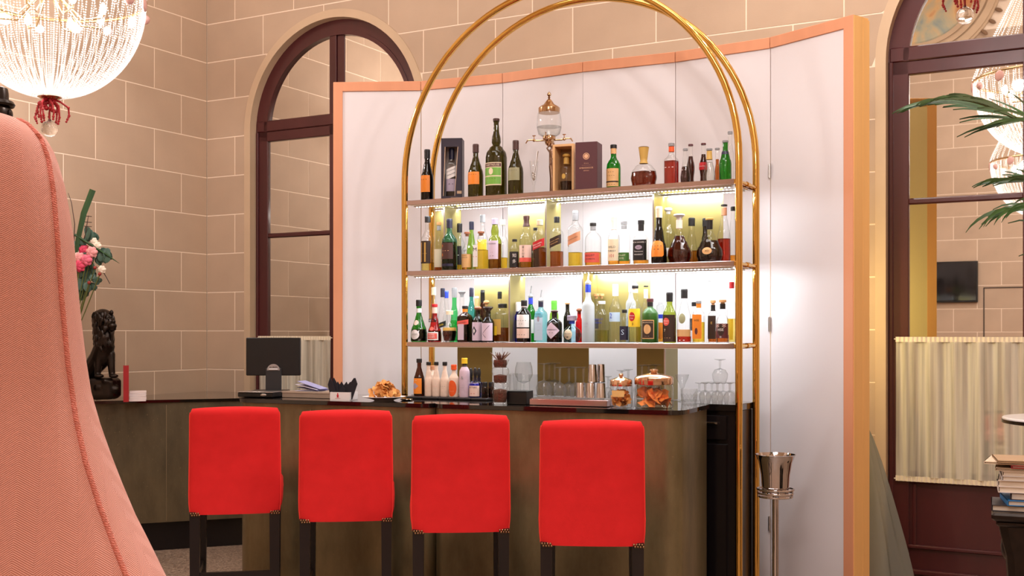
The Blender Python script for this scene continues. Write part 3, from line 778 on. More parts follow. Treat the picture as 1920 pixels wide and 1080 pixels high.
# ------------------------------------------------------------------ front wall: screen, jib door, painted roundel (seen in the mirror)
def vt(px): # position along the front wall seen in the back wall mirrors
    r = (px - 960) / FPX; c = C + N * (ROOM_D + .0); return (c.y * r - c.x) / (A.x - A.y * r)
def vz(px, py):
    c = C + N * ROOM_D; Y = c.y + A.y * vt(px); return EYE + (HOR - py) / FPX * Y
t1 = vt(1831); zt, zb = vz(1831, 488), vz(1831, 566)
tv = thing('wall_television', 'flat black television on the stone wall, reflected in the mirror door', 'television', fw(t1 - .47, .05, (zt + zb) / 2), ROT)
obj('housing', MB().box((0, -.02, 0), (.94, .05, zt - zb), bev=.004), black_mat, tv)
obj('screen_glass', MB().box((0, .006, .005), (.90, .004, zt - zb - .04)), black_gloss, tv)
t2, zj = vt(1842), vz(1842, 539)
jb = thing('jib_door', 'thin dark outline of a hidden door in the stone wall opposite', 'door', fw(t2, .002, 0), ROT)
obj('joint_line', MB().box((0, .001, zj / 2), (.014, .004, zj)).box((.45, .001, zj), (.914, .004, .014)).box((.9, .001, zj / 2), (.014, .004, zj)), mat('door_joint', rgb(50, 34, 26), .7), jb, smooth=False)
# painted roundel with stepped moulding and carved dentils
tc_, zc_ = vt(1715), vz(1715, -32); RR = .98
rd = thing('painted_roundel', 'round painted sky fresco in a stepped stone moulding, reflected in the mirror arch', 'fresco', fw(tc_, .0, zc_), ROT)
def fresco():
    m, nt, b = newmat('fresco_paint'); L = nt.links
    tc = nt.nodes.new('ShaderNodeTexCoord'); n = nt.nodes.new('ShaderNodeTexNoise'); n.inputs['Scale'].default_value = 2.2; n.inputs['Detail'].default_value = 6; n.inputs['Distortion'].default_value = .8
    L.new(tc.outputs['Object'], n.inputs[0]); cr = nt.nodes.new('ShaderNodeValToRGB'); e = cr.color_ramp.elements
    e[0].position = .3; e[0].color = (*rgb(132, 160, 168), 1); e[1].position = .75; e[1].color = (*rgb(214, 160, 112), 1)
    k = e.new(.45); k.color = (*rgb(190, 186, 160), 1); k = e.new(.55); k.color = (*rgb(226, 190, 140), 1); k = e.new(.66); k.color = (*rgb(206, 140, 92), 1)
    L.new(n.outputs['Fac'], cr.inputs[0]); L.new(cr.outputs[0], b.inputs['Base Color']); b.inputs['Roughness'].default_value = .8
    return m
obj('painting', MB().add([(RR * .80 * cos(2 * pi * i / 64), .02, RR * .80 * sin(2 * pi * i / 64)) for i in range(64)], [tuple(range(63, -1, -1))]), fresco(), rd, smooth=False)
mo = MB()
for k, (r0, r1, y) in enumerate([(.80, .86, .05), (.86, .89, .03), (.89, .95, .07), (.95, .98, .04), (.98, 1.07, .09), (1.07, 1.10, .05)]):
    vs = []; n = 72
    for i in range(n):
        a = 2 * pi * i / n
        for (q, yy) in ((r0, .0), (r0, y), (r1, y), (r1, .0)): vs.append((RR * q * cos(a), yy, RR * q * sin(a)))
    fs = []
    for i in range(n):
        j = (i + 1) % n
        for q in range(3): fs.append((i * 4 + q, i * 4 + q + 1, j * 4 + q + 1, j * 4 + q))
    mo.add(vs, fs)
obj('moulding', mo, stone_trim, rd)
dn = MB()
for i in range(44):
    a = 2 * pi * i / 44; dn.ball((RR * 1.145 * cos(a), .04, RR * 1.145 * sin(a)), (.055, .035, .026), 8, 6, ry=-a)
obj('carved_leaf', dn, mat('carved_leaf_stone', rgb(140, 110, 84), .8), rd)
# ------------------------------------------------------------------ champagne bucket on its stand
p = ray(1454, 5.35)
cb = thing('champagne_stand', 'polished steel champagne bucket on a slim floor stand beside the brass arch', 'wine cooler', (p.x, p.y, 0))
zt = EYE + (HOR - 852) / FPX * 5.35; zb = EYE + (HOR - 926) / FPX * 5.35; zr = EYE + (HOR - 917) / FPX * 5.35
bprof = [(.058, zb), (.062, zb + .004), (.063, zb + .03), (.067, zb + .09), (.078, zb + .15), (.092, zt - .002), (.095, zt), (.092, zt + .001), (.075, zb + .15), (.064, zb + .09), (.06, zb + .01), (.001, zb + .008)]
obj('bucket', MB().lathe(bprof, 40), steel, cb, ang=50)
for z, r in ((zr, .085), (zr - .018, .082), (zr - .034, .078)):
    obj('ring', MB().tube([(r * cos(2 * pi * i / 40), r * sin(2 * pi * i / 40), z) for i in range(40)], .0045, 8, closed=True), steel, cb)
obj('cradle', MB().box((0, 0, zr - .036), (.15, .012, .008)).box((0, 0, zr - .036), (.012, .15, .008)).tube([(.08, 0, zr), (.08, 0, zr - .036)], .004, 8).tube([(-.08, 0, zr), (-.08, 0, zr - .036)], .004, 8).tube([(0, -.08, zr), (0, -.08, zr - .036)], .004, 8), steel, cb)
obj('pole', MB().tube([(0, 0, .01), (0, 0, zr - .03)], .015, 16), steel, cb)
obj('base', MB().lathe([(.14, 0), (.14, .008), (.12, .016), (.03, .024), (.018, .04)], 32), steel, cb)

# ------------------------------------------------------------------ dust sheet bundle behind the screen
plast = glass('clear_dust_sheet', (.8, .82, .8), .25, .6, haze=.45, hazecol=rgb(190, 196, 190))
pd = ray(1590, 6.02)
def drape(u, v):
    a = 2 * pi * u; z = 1.02 * (1 - v) ** .95
    R = .03 + .265 * v ** .8; R *= 1 + .10 * sin(7 * a + 3 * v) * v + .05 * sin(13 * a + 1)
    return (R * cos(a), R * .55 * sin(a), z)
dr = tag(obj('dust_sheet', MB().grid(drape, 72, 16, True), plast, None, (pd.x + .06, pd.y - .02, .004), ROT), 'crumpled translucent plastic sheet draped on the floor behind the screen edge', 'plastic sheet')

# ------------------------------------------------------------------ tall side table with white disc top
pt = ray(1878, 5.3); tx = pt.x + .36; tz = EYE + (HOR - 784) / FPX * 5.3
tb = thing('cocktail_table', 'round white topped high table beside the lace curtain', 'table', (tx, 5.3, 0))
obj('table_top', MB().lathe([(.32, tz - .018), (.33, tz - .010), (.33, tz - .004), (.326, tz)], 48), paint(236, 232, 236, .25), tb)
obj('table_edge', MB().lathe([(.31, tz - .03), (.332, tz - .026), (.332, tz - .012), (.31, tz - .011)], 48), black_wood, tb)
obj('pole', MB().tube([(0, 0, .02), (0, 0, tz - .02)], .03, 16), black_wood, tb)
obj('base', MB().lathe([(.2, 0), (.2, .012), (.05, .03)], 32), black_wood, tb)

# ------------------------------------------------------------------ pedestal with magazines
YP = 4.0; zp = EYE + (HOR - 958) / FPX * YP; pp = ray(1862, YP)
pc_ = ray(1859, 4.12) + Vector((.92, -.39, 0)) * .18
ped = thing('carved_pedestal', 'dark carved wooden pedestal carrying a stack of magazines', 'pedestal', pc_, -.40)
obj('top_plate', MB().box((0, 0, zp - .014), (.36, .36, .028), bev=.008).box((0, 0, zp - .038), (.33, .33, .02), bev=.006), bronze_dark, ped)
obj('body', MB().lathe([(.13, 0, 8), (.15, .03, 8), (.15, .08, 8), (.125, .12, 6), (.115, .3, 6), (.12, .5, 6), (.135, zp - .16, 6), (.15, zp - .09, 8), (.158, zp - .05, 8)], 32), bronze_dark, ped)
for z in (.2, .45, zp - .14):
    for s in (-1, 1):
        path = [(.06 * cos(t) * (1 - t / 9) * s, -.128, z + .05 * sin(t) * (1 - t / 9)) for t in [k * .5 for k in range(16)]]
        obj('carved_scroll', MB().tube(path, .008, 6), bronze_dark, ped)
    obj('carved_boss', MB().ball((-.13, -.0, z), (.02, .05, .05), 10, 8), bronze_dark, ped)
mags = [('folded dark cloth portfolio lying under the magazine stack', 40, 36, 44, .030, .27, -.02, 0), ('blue paperback book near the bottom of the magazine stack', 22, 108, 168, .026, .23, .0, .14),
        ('cream paged book with dark cover in the magazine stack', 60, 40, 44, .034, .24, .03, -.05), ('thick white journal in the middle of the magazine stack', 226, 214, 206, .03, .27, .0, .02),
        ('pale beige journal in the middle of the magazine stack', 214, 196, 178, .026, .275, .005, -.03), ('grey white journal with brown edge in the magazine stack', 205, 196, 192, .024, .27, .01, .04), ('cream journal with ribbed spine in the magazine stack', 196, 176, 156, .022, .26, .01, .0),
        ('tan magazine under the red folder in the magazine stack', 176, 150, 122, .014, .28, .0, -.03), ('dark red folder near the top of the magazine stack', 150, 22, 30, .014, .25, .03, .05), ('loose cream magazine at the top of the stack', 222, 200, 172, .012, .30, -.02, -.12), ('brown kraft magazine lying on top of the stack', 176, 142, 104, .010, .29, .0, .1)]
z = zp
pages = mat('page_block', rgb(232, 220, 204), .8)
for lab, r, g, b, th, w, dx, a in mags:
    th *= .73; pc2 = ray(1870, 4.09) + Vector((.92, -.39, 0)) * (.135 + dx)
    m_ = thing('magazine', lab, 'book', (pc2.x, pc2.y, z), a * .8 - .40, 'magazines stacked on the dark pedestal')
    obj('page_block', MB().box((.002, .002, th / 2), (w - .006, .2, th - .004)), pages, m_, smooth=False)
    obj('cover', MB().box((0, 0, .0012), (w, .21, .0024)).box((0, 0, th - .0012), (w, .21, .0024)).box((-w / 2 + .0012, 0, th / 2), (.0024, .21, th)), paint(r, g, b), m_, smooth=False)
    z += th + .0003

# ------------------------------------------------------------------ palm beside the right edge
leafm = mat('palm_leaf', rgb(52, 84, 34), .45, noise=.2, nscale=20, sheen=.1)
stemm = mat('palm_stem', rgb(96, 104, 52), .5)
palm = thing('potted_palm', 'arching kentia palm in a dark pot in front of the mirror door', 'palm', (2.35, 4.05, 0))
obj('pot', MB().lathe([(.17, 0), (.19, .03), (.22, .34), (.24, .36), (.24, .40), (.21, .40), (.20, .34)], 32, closed=False).lathe([(.2, .33), (.001, .335)], 32, closed=False), black_wood, palm)
base = Vector((2.35, 4.05, .36))
def frond(pts, nl, ll, droop, seed, dens=1.0):
    rnd = random.Random(seed)
    P = [Vector(q) - base + Vector((0, 0, .36)) for q in pts]
    def cr(t):
        n = len(P) - 1; k = min(int(t * n), n - 1); u = t * n - k
        p0 = P[max(k - 1, 0)]; p1 = P[k]; p2 = P[k + 1]; p3 = P[min(k + 2, n)]
        return .5 * ((2 * p1) + (-p0 + p2) * u + (2 * p0 - 5 * p1 + 4 * p2 - p3) * u * u + (-p0 + 3 * p1 - 3 * p2 + p3) * u ** 3)
    path = [cr(i / 30) for i in range(31)]
    fr = obj('frond', MB().tube(path, [.011 - .009 * i / 30 for i in range(31)], 7), stemm, palm)
    for i in range(nl):
        t = .34 + .66 * (i + .5) / nl
        for s in (-1, 1):
            c0 = cr(t); dv = (cr(min(t + .02, 1)) - cr(max(t - .02, 0))).normalized()
            side = dv.cross(Vector((0, 0, 1))).normalized() * s
            L = ll * (1 - .35 * (t - .34) / .66) * rnd.uniform(.85, 1.1)
            dr_ = (dv * 1.1 + side * .5 + Vector((0, 0, .0))).normalized()
            q = c0.copy(); pl = [q.copy()]
            for k in range(6):
                dr_ = (dr_ + Vector((0, 0, -droop * (.55 + .25 * k)))).normalized(); q = q + dr_ * (L / 6); pl.append(q.copy())
            ws = [.0022, .005, .0065, .006, .005, .003, .0003]
            vs = []; fs = []
            for k in range(7):
                d_ = (pl[min(k + 1, 6)] - pl[max(k - 1, 0)]).normalized(); sd = d_.cross(Vector((.15, -.9, .4))).normalized()
                vs += [tuple(pl[k] - sd * ws[k]), tuple(pl[k] + Vector((0, 0, -.003))), tuple(pl[k] + sd * ws[k])]
            for k in range(6): fs += [(k * 3, k * 3 + 1, k * 3 + 4, k * 3 + 3), (k * 3 + 1, k * 3 + 2, k * 3 + 5, k * 3 + 4)]
            obj('leaflet', MB().add(vs, fs), leafm, fr)
YQ = 4.0
frond([base, (2.3, 4.05, 1.5), ray(1985, 4.02, 268), ray(1905, YQ, 222), ray(1842, YQ - .02, 195), ray(1795, YQ - .04, 186), ray(1756, YQ - .06, 187)], 24, .24, .055, 5)
frond([base, (2.33, 4.1, 1.3), ray(2010, 4.1, 420), ray(1960, 4.1, 352), ray(1925, 4.1, 338), ray(1878, 4.1, 336)], 14, .17, .06, 6)
frond([base, (2.36, 4.0, 1.3), ray(2030, 3.95, 480), ray(1975, 3.95, 410), ray(1940, 3.95, 390), ray(1890, 3.95, 390)], 10, .24, .15, 8)
frond([base, (2.4, 4.1, 1.4), (2.6, 4.1, 2.0), (2.85, 4.05, 2.3), (3.1, 4.0, 2.35)], 12, .3, .08, 9)
frond([base, (2.38, 4.0, 1.2), (2.45, 3.8, 1.7), (2.55, 3.55, 1.95), (2.7, 3.3, 1.95)], 12, .28, .08, 10)

# ------------------------------------------------------------------ pink herringbone high-back chair
def herring():
    m, nt, b = newmat('pink_herringbone'); L = nt.links
    tc = nt.nodes.new('ShaderNodeTexCoord'); sp = nt.nodes.new('ShaderNodeSeparateXYZ'); L.new(tc.outputs['UV'], sp.inputs[0])
    def M(op, a, b_=None, c=None):
        n = nt.nodes.new('ShaderNodeMath'); n.operation = op
        for i, v in enumerate((a, b_, c)):
            if v is None: continue
            if isinstance(v, (int, float)): n.inputs[i].default_value = v
            else: L.new(v, n.inputs[i])
        return n.outputs[0]
    fx = M('FRACT', M('MULTIPLY', sp.outputs[0], 1 / .028))
    tri = M('ABSOLUTE', M('SUBTRACT', fx, .5))
    v = M('FRACT', M('ADD', M('MULTIPLY', sp.outputs[1], 1 / .00150), M('MULTIPLY', tri, 11.6)))
    st = M('ABSOLUTE', M('SUBTRACT', v, .5))
    cr = nt.nodes.new('ShaderNodeValToRGB'); cr.color_ramp.elements[0].position = .10; cr.color_ramp.elements[1].position = .30
    cr.color_ramp.elements[0].color = (*rgb(204, 124, 110), 1); cr.color_ramp.elements[1].color = (*rgb(238, 176, 160), 1)
    L.new(st, cr.inputs[0]); L.new(cr.outputs[0], b.inputs['Base Color']); b.inputs['Roughness'].default_value = .9
    b.inputs['Sheen Weight'].default_value = .2
    bp = nt.nodes.new('ShaderNodeBump'); bp.inputs['Strength'].default_value = .35; bp.inputs['Distance'].default_value = .002; L.new(st, bp.inputs['Height']); L.new(bp.outputs[0], b.inputs['Normal'])
    return m
pink = herring()
YC = .85
# right hand outline of the shell (picture column for picture row), as real offsets
edge = [(216, -10), (217, 18), (222, 48), (234, 70), (252, 88), (275, 101), (300, 110), (340, 121), (380, 128), (440, 137), (520, 143), (600, 150), (680, 159), (740, 168), (800, 184), (860, 204), (920, 226), (980, 250), (1030, 274), (1080, 297), (1240, 372), (1400, 430), (1900, 520), (3000, 620), (4000, 640)]
seam = [(222, 30), (235, 52), (262, 75), (300, 88), (360, 97), (450, 104), (560, 111), (680, 122), (780, 136), (860, 154), (940, 180), (1010, 207), (1080, 236), (1240, 300), (1400, 350)]
def ex_(tab, y):
    for (a, xa), (b, xb) in zip(tab[:-1], tab[1:]):
        if a <= y <= b: return xa + (xb - xa) * (y - a) / (b - a)
    return tab[-1][1] if y > tab[-1][0] else tab[0][1]
CX = -.521                                          # middle of the back
def half_width(y, dp_of):
    """half width whose visible outline (the curved side turns away from the viewer) falls on the wanted line"""
    tgt = (ex_(edge, y) - 960) / FPX; lo_w, hi_w = .01, .8
    for _ in range(30):
        w = (lo_w + hi_w) / 2; dp = dp_of(w); best = -9
        for k in range(0, 16):
            a = k * .05; q = sup(a, 2.6); best = max(best, (CX + w * q * cos(a)) / (YC + dp * q * sin(a)))
        if best > tgt: hi_w = w
        else: lo_w = w
    return w
DPF = lambda w: min(.13, .02 + w * .34)
HW = {}
rows = [216, 216.6, 217.5, 219, 222, 227, 234, 243, 252, 263, 275, 287, 300, 320, 340, 360, 380, 410, 440, 480, 520, 560, 600, 640, 680, 710, 740, 770, 800, 830, 860, 890, 920, 950, 980, 1005, 1030, 1055, 1080, 1120, 1160, 1200, 1240, 1280, 1320, 1360, 1400, 1600, 1900, 2300, 2700, 3200, 3700, 4000]
def zrow(y): return EYE + (HOR - y) / FPX * YC
chair = thing('highback_armchair', 'tall pink herringbone upholstered armchair seen from behind', 'armchair', (CX, YC, 0))
nu = 96
mb = MB(); uv = []
ztop = zrow(216)
for j, y in enumerate(rows):
    hw = half_width(y, DPF); z = zrow(y); dp = DPF(hw)
    ring_ = []
    for i in range(nu + 1):
        a = 2 * pi * i / nu; k = sup(a, 2.6)
        x, yy = hw * k * cos(a), dp * k * sin(a)
        mb.v.append((x, yy + .02 * (1.65 - z), z)); ring_.append((x, yy))
    acc = [0.0]
    for p_, q_ in zip(ring_[:-1], ring_[1:]): acc.append(acc[-1] + sqrt((p_[0] - q_[0]) ** 2 + (p_[1] - q_[1]) ** 2))
    mid_ = acc[72]                                   # weave runs straight down the middle of the rear face
    uv += [(v - mid_, z) for v in acc]
for j in range(len(rows) - 1):
    for i in range(nu): mb.f.append((j * (nu + 1) + i, (j + 1) * (nu + 1) + i, (j + 1) * (nu + 1) + i + 1, j * (nu + 1) + i + 1))
mb.f.append(tuple(range(nu + 1)))
me = mb.mesh('back_shell', True, 80)
ul = me.uv_layers.new(name='UVMap')
for lp in me.loops: ul.data[lp.index].uv = uv[lp.vertex_index]
link('back_shell', me, pink, chair)
# braided welt along the seam: two twisted cords on the shell surface
def on_shell(px, y, lift):
    hw = half_width(y, DPF); z = zrow(y); dp = DPF(hw); tgt = (px - 960) / FPX; a0, a1 = -pi / 2, .05
    for _ in range(26):
        a = (a0 + a1) / 2; k = sup(a, 2.6)
        if (CX + hw * k * cos(a)) / (YC + dp * k * sin(a)) < tgt: a0 = a
        else: a1 = a
    k = sup(a, 2.6)
    return Vector(((hw + lift) * k * cos(a), (dp + lift) * k * sin(a) + .02 * (1.65 - z), z))
weltm = mat('pink_welt', rgb(224, 140, 126), .9, noise=.12, nscale=300)
sp_ = [on_shell(ex_(seam, y), y, .0006) for y in [224 + 1.3 * k for k in range(900)]]
for ph in (0, pi):
    pth = []
    for i, q in enumerate(sp_):
        a = i * .95 + ph; pth.append(q + Vector((.0011 * cos(a), .0008 * sin(a), 0)))
    obj('welt_cord', MB().tube(pth, .0013, 6), weltm, chair)
obj('seat', MB().box((0, .33, .42), (.64, .56, .16), bev=.05), weltm, chair)
for s in (-1, 1):
    obj('armrest', MB().box((s * .36, .34, .56), (.10, .54, .22), bev=.05), weltm, chair)
    for y in (.03, .56): obj('leg', MB().lathe([(.018, 0), (.026, .14), (.03, .38)], 14, (s * .28, y, 0)), legm, chair)

# ------------------------------------------------------------------ dark statuette with hat behind the chair
YH = 3.0; ph_ = ray(-4, YH)
hz = EYE + (HOR - 204) / FPX * YH
bust = thing('hatted_bust', 'dark bronze head in a brimmed hat rising behind the pink chair', 'statue', (ph_.x, YH, 0))
obj('pedestal', MB().lathe([(.16, 0, 6), (.16, .05, 6), (.11, .1, 6), (.10, hz - .42, 6), (.14, hz - .38, 6), (.14, hz - .35, 6)], 24), black_wood, bust)
hd = MB().lathe([(.11, hz - .35), (.12, hz - .28), (.09, hz - .2), (.035, hz - .16), (.03, hz - .1), (.035, hz - .07)], 24).ball((0, 0, hz - .015), (.032, .038, .048), 16, 12).ball((0, -.036, hz - .02), (.007, .012, .012), 8, 6).ball((0, -.03, hz - .045), (.014, .01, .006), 8, 6)
for s in (-1, 1): hd.ball((s * .033, .0, hz - .015), (.006, .01, .014), 8, 6).ball((s * .013, -.034, hz - .002), (.006, .005, .004), 8, 6)
obj('bust', hd, bronze_dark, bust)
obj('hat', MB().lathe([(.034, hz + .012), (.040, hz + .006), (.043, hz + .012), (.038, hz + .020), (.027, hz + .024), (.0265, hz + .042), (.024, hz + .054), (.012, hz + .058), (.001, hz + .056)], 28), bronze_dark, bust)

# ------------------------------------------------------------------ flowers in a vase on the corner counter
YF = 7.45; pf = ray(128, YF)
vase = thing('flower_vase', 'flower arrangement with pink roses and a green blade leaf behind the pink chair', 'flowers', (pf.x, YF, cz))
obj('vase', MB().lathe([(.06, 0), (.07, .01), (.075, .15), (.05, .3), (.055, .36), (.05, .36), (.045, .3)], 24, closed=False).lathe([(.06, .001), (.001, .002)], 24, closed=False), paint(60, 52, 48, .3), vase)
rnd = random.Random(11)
def fpt(px, py, dy=0.0): return ray(px, YF + dy, py) - Vector((pf.x, YF, cz))
sm = MB()
heads = [(172, 473, -.03, 'pink'), (162, 488, -.05, 'rose'), (149.5, 499, -.05, 'deep'), (149, 484, -.03, 'pink'), (144, 480, -.02, 'white'), (175.5, 453, 0, 'white'), (182.7, 461, -.01, 'white'), (191, 505.5, -.02, 'white'), (187, 514, -.04, 'bud'), (178, 502, -.03, 'bud'), (167, 530, -.04, 'bud'), (158, 470, 0, 'deep'), (150, 466, 0, 'bud'), (166, 466, .0, 'bud'), (128, 480, 0, 'rose'), (118, 500, 0, 'pink'), (108, 470, 0, 'white'), (136, 492, -.02, 'deep')]
fc = {'pink': paint(232, 158, 158, .6), 'rose': paint(224, 104, 128, .6), 'deep': paint(212, 62, 96, .6), 'white': paint(240, 226, 206, .6), 'bud': paint(150, 52, 44, .5)}
for px, py, dy, k in heads:
    q = fpt(px, py, dy); r = {'bud': .019, 'white': .024}.get(k, .034)
    mb = MB().ball(q, r * .62, 10, 8)
    if k != 'bud':
        for ring, (n, rr, up) in enumerate(((5, .62, .2), (7, .95, -.1))):
            for i in range(n):
                a = 2 * pi * i / n + ring; c = q + Vector((cos(a) * r * rr * .6, -sin(abs(a)) * .002 - r * .3 * (1 - ring), sin(a) * r * rr * .6))
                mb.ball(c, (r * .62, r * .22, r * .5), 10, 6, ry=-a, rx=.5 * sin(a))
    obj('blossom', mb, fc[k], vase)
    sm.tube([tuple(q), tuple(q * .5 + Vector((0, 0, .16))), (0, 0, .34)], .003, 5)
obj('stem', sm, stemm, vase)
euc = mat('eucalyptus_leaf', rgb(70, 98, 84), .5, noise=.15, nscale=20); dgreen = mat('blade_leaf', rgb(40, 74, 40), .4, noise=.2, nscale=15, stretch=(1, 1, .1))
pads = [(157, 507, 10), (150, 513, 10), (163, 502, 9), (170, 509, 9), (154, 520, 10), (146, 505, 9), (162, 515, 8), (154, 544, 9), (148, 551, 9), (161, 540, 8), (165.5, 535, 7), (177, 537, 7), (150, 535, 10), (146, 545, 9), (158, 528, 9), (168, 438, 9), (173, 445, 8), (163, 446, 7), (189, 484, 8), (197, 474, 8), (204, 479, 8), (198, 484, 8), (192, 472, 7), (184, 488, 6), (170, 480, 6), (156, 478, 6), (176, 520, 6), (182, 524, 6), (140, 530, 10), (136, 515, 10), (158, 460, 6), (154, 452, 6), (148, 458, 7)]
for px, py, r in pads:
    for q_ in range(3):
        q = fpt(px + rnd.uniform(-3, 3), py + rnd.uniform(-3, 3), rnd.uniform(-.02, .06)); rr = r * 1.4 * YF / FPX * rnd.uniform(.8, 1.05)
        obj('leaf', MB().ball(q, (rr, .0025, rr * .75), 10, 5, rz=rnd.uniform(-.9, .9), ry=rnd.uniform(0, 6.28), rx=rnd.uniform(-.5, .5)), euc, vase)
def blade(pts, ws):
    vs = []; fs = []
    for k, (px, py) in enumerate(pts):
        q = fpt(px, py, -.02); d = Vector((pts[min(k + 1, len(pts) - 1)][0] - pts[max(k - 1, 0)][0], 0, -(pts[min(k + 1, len(pts) - 1)][1] - pts[max(k - 1, 0)][1]))).normalized(); s = Vector((d.z, 0, -d.x)) * ws[k]
        vs += [tuple(q - s), tuple(q + Vector((0, -.008, 0))), tuple(q + s), tuple(q + Vector((0, .004, 0)))]
    for k in range(len(pts) - 1):
        for j in range(4): fs.append((k * 4 + j, k * 4 + (j + 1) % 4, k * 4 + 4 + (j + 1) % 4, k * 4 + 4 + j))
    fs += [(3, 2, 1, 0), tuple((len(pts) - 1) * 4 + j for j in range(4))]
    obj('blade_leaf', MB().add(vs, fs), dgreen, vase, ang=20)
blade([(138, 500), (146, 450), (157, 400), (174, 356)], [.010, .016, .020, .021])
blade([(140, 440), (165, 456), (200, 478), (224, 494)], [.008, .009, .007, .001])
tw = MB()
for pts in ([(138, 470), (140, 420), (134, 380), (128, 362)], [(150, 470), (160, 440), (164, 415), (166, 404)], [(180, 500), (195, 512), (206, 532)]):
    tw.tube([tuple(fpt(*q)) for q in pts], [.004, .003, .0025, .0015][:len(pts)], 6)
for py in (405, 416, 424): tw.tube([tuple(fpt(158, py)), tuple(fpt(172, py + 1))], .0025, 5)
obj('twig', tw, paint(66, 44, 34), vase)

# ------------------------------------------------------------------ bronze lion on a rock
YL = 7.60; pl_ = ray(192, YL)
lion = thing('lion_statue', 'dark bronze lion statue standing with front paws on a rock', 'statue', (pl_.x, YL, cz))
def LP(px, py, dy=0.0): return ray(px, YL + dy, py) - Vector((pl_.x, YL, cz))
L_ = MB(); R_ = lambda px: px * YL / FPX
def lb(px, py, dy, rx, ry_, rz_, rot=0): L_.ball(LP(px, py, dy), (R_(rx), R_(ry_), R_(rz_)), 14, 10, ry=rot)
lb(197, 606, 0, 19, 17, 24)            # head mass
lb(193, 596, .01, 19, 18, 17); lb(190, 620, 0, 16, 16, 26); lb(198, 636, -.01, 17, 15, 24); lb(195, 655, -.01, 15, 14, 22)   # mane
lb(206, 605, -.05, 10, 9, 10); lb(211, 611, -.07, 8, 8, 6); lb(211, 617, -.06, 7, 7, 4); lb(213, 603, -.08, 4, 5, 4)   # brow, muzzle, chin, nose
lb(181, 588, .0, 4, 4, 6); lb(209, 586, -.02, 4, 4, 5)   # ears
for i in range(90):
    a = rnd.uniform(0, 6.28); t = rnd.random()
    px = 194 + (20 - 4 * t) * cos(a); py = 590 + 66 * t; dy = -.07 * abs(sin(a)) - .008
    if px > 199 and py < 622 and dy < -.03: continue
    L_.ball(LP(px, py, dy), (R_(2.8), R_(3), R_(7)), 8, 6, ry=rnd.uniform(-.35, .35))
L_.limb([LP(196, 650, 0), LP(188, 672, .02), LP(172, 692, .05), LP(160, 712, .09)], [R_(19), R_(20), R_(17), R_(15)], 14)        # trunk sloping down behind
L_.limb([LP(186, 664, -.02), LP(184, 690, -.03), LP(183, 702, -.03)], [R_(10), R_(6.5), R_(6)], 10); L_.ball(LP(186, 705, -.05), (R_(9), R_(9), R_(4)), 10, 8)
L_.limb([LP(207, 664, .0), LP(209, 690, -.01), LP(210, 702, -.01)], [R_(9), R_(6.5), R_(6)], 10); L_.ball(LP(213, 705, -.03), (R_(9), R_(9), R_(4)), 10, 8)
L_.limb([LP(160, 712, .06), LP(166, 728, .0), LP(158, 744, -.02)], [R_(14), R_(10), R_(7)], 10); L_.limb([LP(152, 715, .12), LP(156, 730, .06), LP(150, 744, .04)], [R_(13), R_(9), R_(7)], 10)
L_.limb([LP(148, 712, .12), LP(136, 722, .1), LP(128, 740, .08), LP(118, 744, .06)], [R_(4), R_(3), R_(3), R_(5)], 8)
lo_ = obj('lion', L_, bronze_dark, lion, ang=180)
md = lo_.modifiers.new('remesh', 'REMESH'); md.mode = 'VOXEL'; md.voxel_size = .0045; md.use_smooth_shade = True
sm_ = lo_.modifiers.new('smooth', 'SMOOTH'); sm_.factor = .5; sm_.iterations = 1
for s, px in ((0, 203), (1, 212)): obj('eye', MB().ball(LP(px, 598, -.082 if not s else -.075), R_(1.8), 8, 6), paint(20, 16, 14, .1), lion)
K_ = MB()
for i in range(34):
    px = rnd.uniform(174, 218); py = rnd.uniform(716, 745); K_.ball(LP(px, py, rnd.uniform(-.05, .10)), (R_(rnd.uniform(6, 13)), R_(9), R_(rnd.uniform(4, 9))), 8, 6, rz=rnd.uniform(0, 3), ry=rnd.uniform(-.5, .5))
K_.box(LP(196, 728, .03), (R_(48), .2, R_(40)), 0, .02)
K_.v = [(x, y, max(z, .002)) for x, y, z in K_.v]
ro = obj('rock_base', K_, bronze_dark, lion, ang=180)
md = ro.modifiers.new('remesh', 'REMESH'); md.mode = 'VOXEL'; md.voxel_size = .008; md.use_smooth_shade = True

# ---- red book and white cards beside the lion
pb = ray(232.5, 7.62); zt = EYE + (HOR - 685) / FPX * 7.62
bk_ = thing('red_book', 'slim red book standing upright beside the lion statue', 'book', (pb.x, 7.66, cz), .33)
bh = zt - cz
obj('cover', MB().box((-.016, 0, bh / 2), (.003, .16, bh)).box((.016, 0, bh / 2), (.003, .16, bh)).box((0, -.079, bh / 2), (.034, .003, bh)), paint(158, 20, 28, .4), bk_, smooth=False)
obj('page_block', MB().box((0, .002, bh / 2), (.029, .15, bh - .008)), pages, bk_, smooth=False)
pc = ray(253, 7.66)
for i in range(6):
    tag(obj('card_pack', MB().box((0, 0, .0055), (.108, .15, .0105), bev=.0008), paint(236, 222, 220), None, (pc.x + .001 * (i % 2), 7.72, cz + .0112 * i), .30 + .02 * (i % 3 - 1)), 'white card pad in the small stack beside the red book', 'card', 'white card pads stacked beside the red book')
